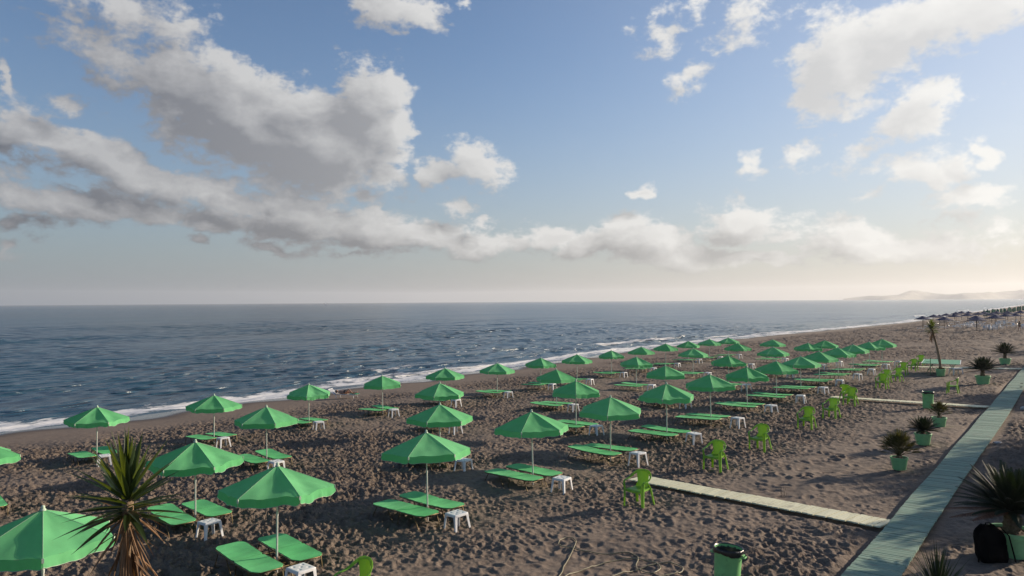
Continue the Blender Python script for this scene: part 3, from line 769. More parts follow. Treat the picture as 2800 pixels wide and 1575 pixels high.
def pot(parent, r=.28, h=.42, mat=None, square=False):
    mb = MB(); rb = r * .74
    mb.lathe([(rb * .96, 0), (rb, .01), (r * .93, h * .80), (r * .94, h * .82), (r, h * .84), (r * 1.02, h * .985), (r, h), (r * .93, h), (r * .91, h * .95), (r * .90, h * .86)], 32, cap_lo=True)
    p = mb.build('pot', mat or M['mint'], parent, smooth=35)
    mb = MB(); mb.lathe([(r * .905, h * .88), (r * .5, h * .90), (.001, h * .91)], 24, wob=.03); mb.build('soil', M['soil'], p, smooth=True)

def yucca(loc, H, cr, seed, lean=(0, 0), nleaf=110, ndead=70, potr=.30, poth=.48, trunk_r=.05, dead_len=.9, mat=None, lw=.05):
    r = random.Random(seed); root = empty('yucca_palm', loc)
    pot(root, potr, poth)
    pts = []; n = 12
    for i in range(n + 1):
        f = i / n; pts.append(Vector((lean[0] * f ** 1.6, lean[1] * f ** 1.6, poth * .8 + (H - poth * .8) * f)))
    mb = MB(); mb.tube(pts, [trunk_r * (1.25 - .45 * (i / n)) * (1 + .08 * math.sin(i * 2.3)) for i in range(n + 1)], 10); mb.build('trunk', M['pale_bark'], root, smooth=True)
    top = pts[-1]
    mb = MB()
    for i in range(nleaf):
        f = i / nleaf; el = R(87 - 106 * f ** .95 + r.uniform(-7, 7)); a = i * 2.39996 + r.uniform(-.3, .3)
        d = (math.cos(a) * math.cos(el), math.sin(a) * math.cos(el), math.sin(el))
        L = cr * (.80 + .28 * r.random())
        leaf_strip(mb, top + Vector((d[0], d[1], 0)) * .03 + Vector((0, 0, .10 - .30 * f)), d, L, lw * r.uniform(.8, 1.15), .10 + .22 * f * r.random(), .22)
    mb.build('crown', mat or M['yucca'], root, smooth=True)
    mb = MB()
    for i in range(ndead):
        f = i / ndead; el = R(-18 - 62 * min(1, f * 1.5) + r.uniform(-16, 10)); a = i * 2.39996 * 1.7 + r.uniform(-.4, .4)
        if r.random() < .14: el += R(38)
        d = (math.cos(a) * math.cos(el), math.sin(a) * math.cos(el), math.sin(el))
        leaf_strip(mb, top + Vector((d[0] * .05, d[1] * .05, -.12 - .75 * cr * f)), d, cr * (.65 + .4 * r.random()) * dead_len, lw * .50 * r.uniform(.4, 1.1), r.uniform(-.3, .7), .4)
    mb.build('dead_leaves', M['dead'], root, smooth=True)
    return root

def cycad(loc, potr, poth, trunk_h, cr, seed, nf=46, dry=3, tr=.11):
    r = random.Random(seed); root = empty('potted_cycad', loc); pot(root, potr, poth)
    mb = MB(); prof = []
    z0_ = poth * .85; n = 12
    for i in range(n + 1):
        f = i / n; prof.append((tr * (1.12 - .25 * f + .10 * (i % 2)), z0_ + trunk_h * f))
    mb.lathe(prof, 14, wob=.10, cap_hi=True); mb.build('trunk', M['bark'], root)
    top = Vector((0, 0, z0_ + trunk_h))
    def frond(mb, a, el, L, droop, curl=0):
        d = Vector((math.cos(a) * math.cos(el), math.sin(a) * math.cos(el), math.sin(el))); cur = d.copy(); p = top + Vector((d.x, d.y, 0)) * tr * .5
        n = 22; st = L / n; pts = [p.copy()]; dirs = [cur.copy()]
        for i in range(n):
            cur = (cur + Vector((0, 0, -droop / n * (i / n + .2)))).normalized(); p = p + cur * st; pts.append(p.copy()); dirs.append(cur.copy())
        mb.tube(pts, [.006 * (1 - .7 * i / n) for i in range(n + 1)], 4, cap=False)
        side = d.cross(Vector((0, 0, 1))).normalized()
        for i in range(2, n + 1):
            f = i / n; ll = .30 * L * .5 * math.sin(math.pi * (f * .84 + .12)) ** .6 * (1.08 - .3 * f)
            for s in (-1, 1):
                for off in (0, .5):
                    pp = pts[i] - dirs[i] * st * off; up = side.cross(dirs[i])
                    ld = (side * s * .95 + dirs[i] * .62 + up * -.35).normalized(); wd = .008 * L / .8
                    q_ = ld.cross(up).normalized() * wd
                    mb.add([pp - q_, pp + q_, pp + ld * ll * .6 + q_ * .8, pp + ld * ll, pp + ld * ll * .6 - q_ * .8], [(0, 1, 2, 3, 4)])
    mb = MB()
    for i in range(nf):
        f = i / nf; frond(mb, i * 2.39996 + r.uniform(-.2, .2), R(82 - 72 * f + r.uniform(-6, 6)), cr * r.uniform(.88, 1.08) * (.8 + .2 * min(1, f * 3)), .42 + .40 * f)
    mb.build('crown', M['cycad'], root)
    if dry:
        mb = MB()
        for i in range(dry): frond(mb, R([200, 232, 160, 20][i % 4] + r.uniform(-8, 8)), R(r.uniform(-6, 14)), cr * 1.12, .35)
        mb.build('dry_fronds', M['cycad_dry'], root)
    return root

def fan_palm(loc, potr, poth, cr, seed, nf=34, up=0):
    r = random.Random(seed); root = empty('potted_fan_palm', loc); pot(root, potr, poth)
    mb = MB(); mb.lathe([(.07, poth * .8), (.09, poth), (.06, poth + .06)], 10, wob=.15, cap_hi=True); mb.build('trunk', M['bark'], root)
    top = Vector((0, 0, poth + .03)); mb = MB()
    for i in range(nf):
        f = i / nf; a = i * 2.39996 + r.uniform(-.3, .3); el = R(86 - 70 * f ** 1.2 + up + r.uniform(-9, 9))
        d = Vector((math.cos(a) * math.cos(el), math.sin(a) * math.cos(el), math.sin(el))); L = cr * r.uniform(.55, .80) * (1 - .15 * f)
        e = top + d * L; mb.tube([top, top + d * L * .5 + Vector((0, 0, .01)), e], .005, 4, cap=False)
        side = d.cross(Vector((0, 0, 1))).normalized(); up_ = side.cross(d)
        for k in range(15):
            t = (k / 14 - .5) * R(190); ld = (d * math.cos(t) + side * math.sin(t) + up_ * (-.15 + .25 * abs(math.sin(t)))).normalized()
            leaf_strip(mb, e, ld, cr * .42 * r.uniform(.85, 1.1) * (1 - .15 * abs(t)), .024, .25, .3, 3)
    mb.build('crown', M['fan'], root)
    return root

# ================================================================== bin with a black liner
def make_bin(h=.78, r=.25):
    root = empty('litter_bin', (0, 0, 0))
    mb = MB(); mb.lathe([(r * .88, -.03), (r * .90, .02), (r * .93, h * .5), (r * .97, h * .93), (r, h * .95), (r * 1.01, h), (r * .97, h), (r * .95, h * .94)], 40, cap_lo=True)
    bd = mb.build('body', M['bin'], root, smooth=35)
    for s in (-1, 1):
        mb = MB(); x = s * r * .98
        mb.tube([(x * .97, -.07, h * .86), (x + s * .06, -.06, h * .86), (x + s * .065, .06, h * .86), (x * .97, .07, h * .86)], .013, 6)
        mb.box((x + s * .018, 0, h * .90), (.04, .12, .02)); mb.build('handle', M['bin'], bd, smooth=60)
    rr = random.Random(2); n = 72; mb = MB(); rings = []
    prof = [(r * .70, h * .45, 0), (r * .86, h * .72, .02), (r * .94, h * .93, .03), (r * .99, h + .012, .02), (r * 1.045, h + .016, .02), (r * 1.075, h - .01, .03), (r * 1.07, h - .05, .05), (r * 1.055, h - .085, .10)]
    ph = [rr.random() * 6.28 for _ in range(6)]
    for j, (pr, pz, wb) in enumerate(prof):
        for k in range(n):
            a = 2 * math.pi * k / n; s_ = math.sin(a * 13 + ph[0]) * .5 + math.sin(a * 23 + ph[1]) * .35 + math.sin(a * 37 + ph[2]) * .25
            rings.append(((pr * (1 + wb * .35 * s_)) * math.cos(a), (pr * (1 + wb * .35 * s_)) * math.sin(a), pz + wb * .12 * s_ + (.02 * math.sin(a * 3 + 1) if j == 7 else 0)))
    mb.add(rings, [(j * n + k, j * n + (k + 1) % n, (j + 1) * n + (k + 1) % n, (j + 1) * n + k) for j in range(7) for k in range(n)])
    mb.add(rings[:n], [tuple(range(n))])
    mb.build('bin_liner', M['bag'], root, smooth=True)
    return root

# ================================================================== the rows of umbrellas, sun beds and stools
ORD = ['first', 'second', 'third', 'fourth', 'fifth', 'sixth', 'seventh', 'eighth', 'ninth', 'tenth', 'eleventh', 'twelfth', 'thirteenth', 'fourteenth', 'fifteenth']
# (x, y, rib heading relative to the line of sight, lean along the shore)
ROWS = {
 'row nearest the lime armchairs': [(-13.65, 4.8, 0, 0), (-13.33, 9.03, 22, -.05), (-13.39, 13.53, -22, -.075), (-13.34, 18.03, -15, -.03), (-13.23, 22.47, -5, .01), (-13.25, 26.93, -8, 0),
    (-13.32, 31.5, 6, -.01), (-13.41, 36.24, 3, 0), (-13.4, 40.62, 15, -.01), (-13.44, 45.17, -19, 0), (-13.71, 50.0, 28, 0), (-13.7, 54.6, 30, .01), (-13.72, 59.0, -17, 0), (-13.62, 63.8, 20, 0), (-13.44, 67.4, -14, 0)],
 'second row from the armchairs': [(-18.26, 9.94, 22, .03), (-17.9, 18.7, -22, .01), (-17.72, 27.16, 0, 0), (-17.98, 36.45, 0, .01), (-18.15, 45.79, 8, 0), (-18.4, 55.17, -22, 0), (-18.11, 62.86, 9, 0), (-17.86, 66.88, -12, 0)],
 'second row from the sea': [(-24.9, 6.97, 10, 0), (-23.7, 15.63, 15, 0), (-23.75, 24.78, -13, .02), (-22.91, 33.19, 12, 0), (-23.8, 43.91, 6, 0), (-24.18, 53.78, -20, 0), (-24.11, 63.04, 24, 0), (-23.54, 70.41, 30, 0)],
 'row nearest the sea': [(-31.27, 12.89, 20, .03), (-30.84, 17.66, 20, .025), (-30.98, 22.86, -5, .02), (-31.06, 27.87, 0, .01), (-30.83, 32.72, 30, 0), (-30.57, 37.4, -30, 0), (-30.87, 42.74, 10, 0), (-30.25, 46.55, 30, 0),
    (-30.88, 52.76, 5, 0), (-30.67, 57.51, 24, 0), (-31.13, 63.19, 20, 0), (-31.49, 68.93, -15, 0), (-30.72, 72.44, 25, 0), (-30.26, 76.43, -18, 0)]}
protos = {'u': make_umbrella(), 'v': make_umbrella(2, 1.5, 1.6), 'w': make_umbrella(5, .7, .8), 'b': make_bed(0), 'c': make_bed(.06), 's': make_stool()}
first = {k: True for k in protos}
def use(key):
    if first[key]: first[key] = False; return protos[key]
    return copy_tree(protos[key])
rr = random.Random(21)
BEDYAW = -10.0
for rname, lst in ROWS.items():
    for i, (x, y, th, lean) in enumerate(lst):
        u = use('uvwuwv'[(i * 5 + len(rname)) % 6]); u.location = (x, y, G(x, y) + rr.uniform(-.02, .02))
        phi = math.degrees(math.atan2(-y, -x))
        rx = lean * math.sin(AZ) + R(rr.uniform(-.7, .7)); ry = lean * math.cos(AZ) + R(rr.uniform(-.7, .7))
        u.rotation_mode = 'XYZ'; u.scale = (rr.uniform(.98, 1.02), rr.uniform(.98, 1.02), rr.uniform(.985, 1.015))
        u.rotation_euler = (Matrix.Rotation(ry, 3, 'Y') @ Matrix.Rotation(rx, 3, 'X') @ Matrix.Rotation(R(phi + th), 3, 'Z')).to_euler()
        n = ORD[i]
        tag(u, 'green umbrella on white pole, %s from left in the %s' % (n, rname), 'umbrella', 'green beach umbrellas set out in rows')
        if (rname.startswith('row nearest the lime') and i == 0): pass
        by = BEDYAW + rr.uniform(-2, 2)
        c, s = math.cos(R(by)), math.sin(R(by))
        for k, (ox, oy, side) in enumerate(((-.33, -.45, 'nearer'), (-.40, .45, 'farther'))):
            ox += rr.uniform(-.05, .05); oy += rr.uniform(-.03, .03)
            bx, by_ = x + ox * c - oy * s, y + ox * s + oy * c
            b = use('bbc'[(i * 2 + k + len(rname)) % 3]); b.location = (bx, by_, G(bx, by_) + .015)
            yaw = R(by + rr.uniform(-1.5, 1.5)); slope = -.04 if x > -29 else -.05
            b.rotation_euler = (R(rr.uniform(-.6, .6)), slope + R(rr.uniform(-.8, .8)), yaw)
            tag(b, '%s green sun bed under the %s umbrella in the %s' % (side, n, rname), 'sun bed', 'green sun beds in pairs under the umbrellas')
        ox, oy = 1.37 + rr.uniform(-.04, .04), -.14 + rr.uniform(-.08, .08)
        sx_, sy_ = x + ox * c - oy * s, y + ox * s + oy * c
        st = use('s'); st.location = (sx_, sy_, G(sx_, sy_) + .0); st.rotation_euler = (R(rr.uniform(-2, 2)), -.02 + R(rr.uniform(-2, 2)), R(by + rr.uniform(-14, 14)))
        tag(st, 'white plastic stool beside beds of the %s umbrella in the %s' % (n, rname), 'stool', 'white stools at the feet of the sun beds')

# ================================================================== lime armchairs
chair = make_chair()
spots = [(-10.2, 8.5, -8, 'lime armchair cut off by the bottom edge, nearest of all'), (-9.40, 17.42, -6, 'lime armchair standing at the end of the nearest cream plank path'),
 (-9.40, 22.55, -4, 'lime armchair in the row, first one beyond the nearest plank path'), (-9.32, 26.42, -8, 'lime armchair in the row, second one beyond the nearest plank path'),
 (-9.25, 31.85, -5, 'lime armchair in the row, third one beyond the nearest plank path'), (-9.15, 35.25, -10, 'lime armchair just before the middle plank path'),
 (-9.50, 40.2, -6, 'lime armchair standing over the near side of the middle plank path'), (-10.15, 42.1, 170, 'lime armchair behind another at the end of the middle plank path'),
 (-9.75, 48.9, -8, 'lime armchair, first in the cluster between middle and far plank paths'), (-10.15, 51.9, -12, 'lime armchair, second in the cluster between middle and far plank paths'),
 (-9.75, 53.4, -15, 'lime armchair, third in the cluster between middle and far plank paths'), (-10.35, 58.6, -10, 'lime armchair, fourth in the cluster between middle and far plank paths'),
 (-10.3, 62.3, -14, 'lime armchair just this side of the far plank path'), (-10.55, 67.0, -12, 'farthest lime armchair, left of the green table'),
 (-5.85, 47.15, -92, 'lone lime armchair seen side on, near the boardwalk')]
for i, (x, y, a, lab) in enumerate(spots):
    c_ = chair if i == 0 else copy_tree(chair)
    c_.location = (x, y, G(x, y) + .02); c_.rotation_euler = (R(rr.uniform(-1.5, 1.5)), R(-1.5), R(a)); tag(c_, lab, 'armchair', 'lime green plastic armchairs')

# ================================================================== bins
b1 = make_bin(); b1.location = (-5.18, 12.85, G(-5.2, 12.8)); b1.rotation_euler = (R(-3), R(2.5), R(6)); tag(b1, 'green litter bin with black liner at the bottom edge', 'bin', 'green litter bins')
b2 = copy_tree(b1); b2.location = (-6.07, 40.45, G(-6.07, 40.4)); b2.rotation_euler = (0, R(1), R(50)); tag(b2, 'green litter bin with black liner beside the middle plank path', 'bin', 'green litter bins')
mb = MB(); mb.lathe([(.0, .0), (.035, .01), (.04, .05), (.03, .10), (.0, .11)], 10, wob=.2)
o = mb.build('crumpled_paper', M['beige'], smooth=True); o.location = (-5.22, 12.72, G(-5.2, 12.8) + .64); tag(o, 'crumpled pale paper lying in the nearest bin', 'litter')

# ================================================================== plants in pots
t = yucca((-8.74, 3.90, G(-8.7, 3.9)), 3.17, .74, 5, lean=(.05, .02), nleaf=70, ndead=75, potr=.32, trunk_r=.075, dead_len=1.0, lw=.078); tag(t, 'tall yucca with skirt of brown dead leaves, cropped at lower left', 'yucca', 'yuccas in pots')
t = yucca((-7.94, 58.3, G(-7.9, 58.3)), 3.32, .66, 8, lean=(-.46, -.36), nleaf=90, ndead=60, potr=.315, poth=.50, trunk_r=.075, dead_len=.9, lw=.06); tag(t, 'leaning yucca with bare trunk in green pot before the green table', 'yucca', 'yuccas in pots')
mb = MB(); r_ = random.Random(4)
for i in range(46):
    a = r_.random() * 6.28; leaf_strip(mb, (.16 * math.cos(a), .16 * math.sin(a), .46), (math.cos(a) * .5, math.sin(a) * .5, 1), .14 + .16 * r_.random(), .05, .9, .2, 3)
mb.build('underplanting', M['fan'], t)
t = yucca((-1.30, 9.08, G(-1.3, 9)), 1.92, .52, 12, nleaf=170, ndead=30, trunk_r=.05, dead_len=.8, lw=.017, mat=M['cycad']); tag(t, 'spiky dark yucca crown cut off by the bottom edge beside boardwalk', 'yucca', 'yuccas in pots')
t = fan_palm((-4.57, 25.1, G(-4.6, 25)), .25, .38, .74, 3, nf=70); tag(t, 'bushy fan palm in green pot, nearest of three beside the boardwalk', 'potted palm', 'potted palms along the boardwalk')
t = cycad((-4.66, 29.9, G(-4.7, 30)), .285, .41, .14, .60, 6, nf=90, dry=0, tr=.07); tag(t, 'small dark cycad in green pot, middle of three beside the boardwalk', 'potted palm', 'potted palms along the boardwalk')
t = fan_palm((-4.77, 34.45, G(-4.8, 34.4)), .28, .39, .60, 9, nf=44, up=6); tag(t, 'ragged brownish fan palm in green pot beside the farther bin', 'potted palm', 'potted palms along the boardwalk')
t = cycad((-4.92, 52.4, G(-4.9, 52)), .41, .58, .42, .92, 15, nf=110, dry=1); tag(t, 'large dark cycad in green pot beside the lone armchair', 'potted palm', 'potted palms along the boardwalk')
t = cycad((-4.99, 69.0, G(-5, 69)), .41, .53, .48, .98, 17, nf=80, dry=0); tag(t, 'farthest potted cycad, with wide flat crown, beyond the far plank path', 'potted palm', 'potted palms along the boardwalk')
t = cycad((-1.22, 17.78, G(-1.2, 17.8)), .43, .50, .46, 1.0, 19, nf=110, dry=4, tr=.14); t.rotation_euler[2] = R(10); tag(t, 'large dark cycad in green pot with backpack leaning on it', 'potted palm', 'potted palms along the boardwalk')

def backpack():
    root = empty('backpack', (-1.50, 17.10, G(-1.5, 17.1) + .01), R(38)); 
    def P(u, v):
        a = 2 * math.pi * u; z = .66 * v; k = (1 - .36 * max(0, v - .62) / .38 * max(0, v - .62) / .38 * 1.6) * (1 - .10 * max(0, .12 - v) / .12)
        ce, se = math.cos(a), math.sin(a); x = .27 * abs(ce) ** .6 * (1 if ce > 0 else -1) * k; y = .17 * abs(se) ** .6 * (1 if se > 0 else -1) * k
        x += .012 * math.sin(9 * a + 6 * v); y += .012 * math.sin(7 * a + 9 * v)
        return (x, y + .12 * v, z + .012 * math.sin(3 * a))
    mb = MB(); mb.grid(P, 32, 14); mb.add([P(k / 32, 1) for k in range(32)], [tuple(range(32))]); mb.build('bag_body', M['black'], root, smooth=60)
    mb = MB(); mb.grid(lambda u, v: ((u - .5) * .36, -.17 - .06 * math.sin(math.pi * u) ** .5 * math.sin(math.pi * v) ** .5, .06 + .30 * v), 10, 8); mb.build('pocket', M['black'], root, smooth=True)
    for s in (-1, 1):
        mb = MB(); mb.ribbon([(s * .10, .18, .60), (s * .20, .05, .64), (s * .29, -.06, .50), (s * .33, -.10, .25), (s * .36, -.14, .02)], .05, .012, (0, 1, .2)); mb.build('strap', M['black'], root, smooth=True)
    mb = MB(); mb.tube([(-.06, .12, .65), (-.04, .12, .70), (.04, .12, .70), (.06, .12, .65)], .012, 6); mb.build('grab_handle', M['black'], root)
    tag(root, 'black backpack leaning against the large pot by the boardwalk', 'backpack')
backpack()

# ================================================================== small things on the sand
def hose(pts, name, lab):
    P = [Vector((x, y, 0)) for x, y in pts]; out = []
    for i in range(len(P) - 1):
        p0, p1, p2, p3 = P[max(i - 1, 0)], P[i], P[i + 1], P[min(i + 2, len(P) - 1)]
        for k in range(6):
            t_ = k / 6; out.append(.5 * ((2 * p1) + (p2 - p0) * t_ + (2 * p0 - 5 * p1 + 4 * p2 - p3) * t_ ** 2 + (-p0 + 3 * p1 - 3 * p2 + p3) * t_ ** 3))
    out.append(P[-1]); xs = np.array([p.x for p in out]); ys = np.array([p.y for p in out])
    hz_ = zg(xs, ys) + sand_micro(xs, ys, np.hypot(xs, ys))[0]; hz_ = np.maximum(hz_, np.convolve(np.pad(hz_, 2, 'edge'), np.ones(5) / 5, 'valid'))
    out = [Vector((p.x, p.y, float(hz_[i]) + .018)) for i, p in enumerate(out)]
    mb = MB(); mb.tube(out, .0115, 6); o = mb.build(name, M['hose'], smooth=True); tag(o, lab, 'hose')
hose([(-7.95, 11.3), (-8.18, 11.98), (-8.37, 12.33), (-8.62, 12.9), (-9.04, 13.8), (-9.25, 14.08), (-9.46, 14.05), (-9.45, 13.73), (-9.22, 13.51), (-8.85, 13.47), (-8.46, 13.45), (-8.02, 13.6), (-7.73, 13.81), (-7.51, 13.78),
 (-7.35, 13.56), (-7.23, 13.25), (-7.01, 12.99), (-6.71, 12.9), (-6.67, 13.09), (-6.73, 13.34), (-7.01, 13.58), (-7.39, 13.61), (-7.66, 13.41), (-7.88, 12.93), (-7.95, 12.44), (-8.0, 12.09), (-8.0, 11.3)], 'garden_hose', 'pale garden hose coiled loosely on the sand at the bottom edge')
hose([(-7.3, 12.1), (-7.24, 12.56), (-7.15, 12.94), (-7.0, 13.32), (-6.8, 13.63), (-6.54, 13.68), (-6.32, 13.49), (-6.3, 13.18), (-6.5, 12.7)], 'garden_hose', 'shorter loop of pale hose on the sand beside the nearest bin')
mb = MB(); mb.lathe([(.0, -.02), (.15, .0), (.14, .05), (.07, .085), (.0, .09)], 12, wob=.18); o = mb.build('stone', M['stone'], smooth=40); o.location = (-2.50, 31.15, G(-2.5, 31)); o.scale = (1, .8, .8); o.rotation_euler[2] = .6
tag(o, 'flat pale stone on the sand right of the boardwalk', 'stone', 'pale stones right of the boardwalk')
o2 = o.copy(); COL.objects.link(o2); o2.location = (-2.25, 41.2, G(-2.3, 41)); o2.scale = (1.3, 1, 1.8); o2.rotation_euler[2] = 2.2; tag(o2, 'pale stone at the right edge beyond the middle plank path', 'stone')
mb = MB(); mb.tube([(0, 0, .01), (.14, .03, .02), (.29, .10, .012)], [.008, .011, .006], 5); o = mb.build('driftwood', M['wood']); o.location = (-6.67, 26.16, G(-6.6, 26.2) + .02); tag(o, 'dark stick lying on raked sand left of the potted fan palm', 'stick')
root = empty('dry_weed', (-6.51, 20.21, G(-6.5, 20.2))); mb = MB(); r_ = random.Random(9)
for i in range(9): x, y = r_.uniform(-.07, .07), r_.uniform(-.1, .1); mb.tube([(x, y, -.02), (x + r_.uniform(-.03, .03), y + r_.uniform(-.03, .03), r_.uniform(.12, .28))], .003, 4)
mb.build('stalks', M['wood'], root); tag(root, 'few thin dark dry stalks sticking out of the sand above nearest path', 'dry plant')
for k, (x, y, a) in enumerate(((-2.98, 52.2, .3), (-2.90, 50.2, -.2))):
    root = empty('sandal', (x, y, G(x, y) + .15), a); mb = MB(); mb.grid(lambda u, v: ((v - .5) * .10 * (.8 + .4 * math.sin(math.pi * u)), (u - .5) * .28, .012 - .012 * 0), 8, 4); mb.box((0, 0, .006), (.07, .24, .012)); mb.build('sole', M['black'], root)
    mb = MB(); mb.ribbon([(-.05, .03, .012), (-.03, .05, .05), (.03, .05, .05), (.05, .03, .012)], .04, .006, (0, 1, 0)); mb.build('strap', M['black'], root)
    tag(root, ['dark sandal on the boardwalk at the right edge, farther one', 'dark sandal on the boardwalk at the right edge, nearer one'][k], 'sandal', 'sandals left on the boardwalk')

# green post
root = empty('tap_post', (-8.64, 58.9, G(-8.6, 58.9))); mb = MB(); mb.tube([(0, 0, 0), (0, 0, 1.22)], .022, 8); mb.build('post', M['greenmetal'], root)
mb = MB(); mb.tube([(-.02, 0, .93), (-.25, -.12, .93), (-.28, -.13, .88)], .016, 6); mb.build('tap', M['greenmetal'], root); mb = MB(); mb.lathe([(.0, .0), (.26, .0), (.26, .02), (.02, .035)], 20); mb.build('base_plate', M['wood'], root)
tag(root, 'thin green post with tap arm standing left of the leaning yucca', 'post')
# green games table
root = empty('games_table', (-8.33, 61.7, G(-8.3, 61.7)), R(6)); 
mb = MB(); mb.box((0, 0, .745), (2.40, 4.2, .03)); mb.build('tabletop', M['tabletop'], root)
for sy in (-1.05, 1.05):
    mb = MB()
    for a, b in (((-.95, .35), (-.45, -.35)), ((-.45, .35), (-.95, -.35)), ((.95, .35), (.45, -.35)), ((.45, .35), (.95, -.35))): mb.tube([(a[0], sy + a[1], .73), (b[0], sy + b[1], -.02)], .016, 6)
    mb.build('leg', M['greenmetal'], root)
mb = MB()
for c_, d_ in (((0, 2.09, .7625), (2.40, .05, .004)), ((0, -2.09, .7625), (2.40, .05, .004)), ((1.19, 0, .7625), (.05, 4.1, .004)), ((-1.19, 0, .7625), (.05, 4.1, .004)), ((0, 0, .7625), (2.3, .03, .004))): mb.box(c_, d_)
mb.build('lines', M['white'], root); tag(root, 'low green games table with white border lines behind the leaning yucca', 'table')
lt = make_stool(.66, .5, .46, 'low_table'); lt.location = (-7.2, 59.75, G(-7.2, 59.8)); lt.rotation_euler[2] = R(40); tag(lt, 'wide white plastic low table right of the leaning yucca pot', 'low table')

# ================================================================== people
def person_mesh(J, E, name, parent, mat, extra=None):
    me = bpy.data.meshes.new(name); names = list(J); me.from_pydata([J[n][0] for n in names], [(names.index(a), names.index(b)) for a, b in E], []); me.materials.append(mat)
    o = bpy.data.objects.new(name, me); COL.objects.link(o); o.parent = parent
    sk = o.modifiers.new('skin', 'SKIN'); sk.use_smooth_shade = True
    for i, n in enumerate(names):
        s = me.skin_vertices[0].data[i]; r0 = J[n][1]; s.radius = r0 if isinstance(r0, tuple) else (r0, r0); s.use_root = (n == 'pelvis')
    ss = o.modifiers.new('sub', 'SUBSURF'); ss.levels = 2; ss.render_levels = 2
    dg = bpy.context.evaluated_depsgraph_get(); ev = o.evaluated_get(dg); m2 = bpy.data.meshes.new_from_object(ev)
    o.modifiers.clear(); o.data = m2; bpy.data.meshes.remove(me); m2.name = name
    return o
def hand(mb, wrist, d, palm_n, curl=.35):
    d = Vector(d).normalized(); nn = Vector(palm_n).normalized(); sd_ = d.cross(nn).normalized(); w_ = Vector(wrist)
    mb.ribbon([w_, w_ + d * .05, w_ + d * .095], [.055, .08, .082], .028, sd_)
    for k, L in enumerate((.072, .080, .074, .058)):
        b = w_ + d * .09 + sd_ * (k - 1.5) * .021; p1 = b + d * L * .5; p2 = p1 + (d - nn * curl * 1.5).normalized() * L * .5
        mb.tube([b, p1, p2], [.0095, .009, .007], 6)
    tb = w_ + d * .03 - sd_ * .035; mb.tube([tb, tb + (d * .6 - sd_ * .8).normalized() * .035, tb + (d * .6 - sd_ * .8).normalized() * .035 + d * .032], [.012, .010, .008], 6)
def head(mb, c, f, up):
    c = Vector(c); f = Vector(f).normalized(); up = Vector(up).normalized(); s = f.cross(up).normalized()
    def P(u, v):
        a = 2 * math.pi * u; b = math.pi * (v - .5); x = math.cos(b) * math.cos(a); y = math.cos(b) * math.sin(a); z = math.sin(b)
        k = 1 - .18 * max(0, -z) * (1 - .3 * x); fx = .098 * x * k; 
        if x > .5 and abs(y) < .16 and -.35 < z < .05: fx += .022 * (1 - abs(y) / .16) * (1 - (z + .25) ** 2 * 3)
        return c + f * fx + s * (.078 * y * k) + up * (.118 * z)
    mb.grid(P, 28, 20)
    for k in (-1, 1): mb.tube([c + s * k * .076 + up * -.03, c + s * k * .088 + up * 0, c + s * k * .080 + up * .03], .012, 5)
def hair(c, f, up, parent, long=False):
    c = Vector(c); f = Vector(f).normalized(); up = Vector(up).normalized(); s = f.cross(up).normalized(); mb = MB()
    mb.grid(lambda u, v: c - f * .012 + f * (.108 * math.cos(math.pi * (v * .62)) * 0 + .106 * math.sin(math.pi * v * .60) * math.cos(2 * math.pi * u) * (.78 if math.cos(2 * math.pi * u) > 0 else 1)) + s * (.088 * math.sin(math.pi * v * .60) * math.sin(2 * math.pi * u)) + up * (.128 * math.cos(math.pi * v * .60) + (.04 if math.cos(2 * math.pi * u) > .2 else (-.09 if long else -.02)) * v), 24, 10)
    return mb.build('hair', M['hair'], parent, smooth=True)
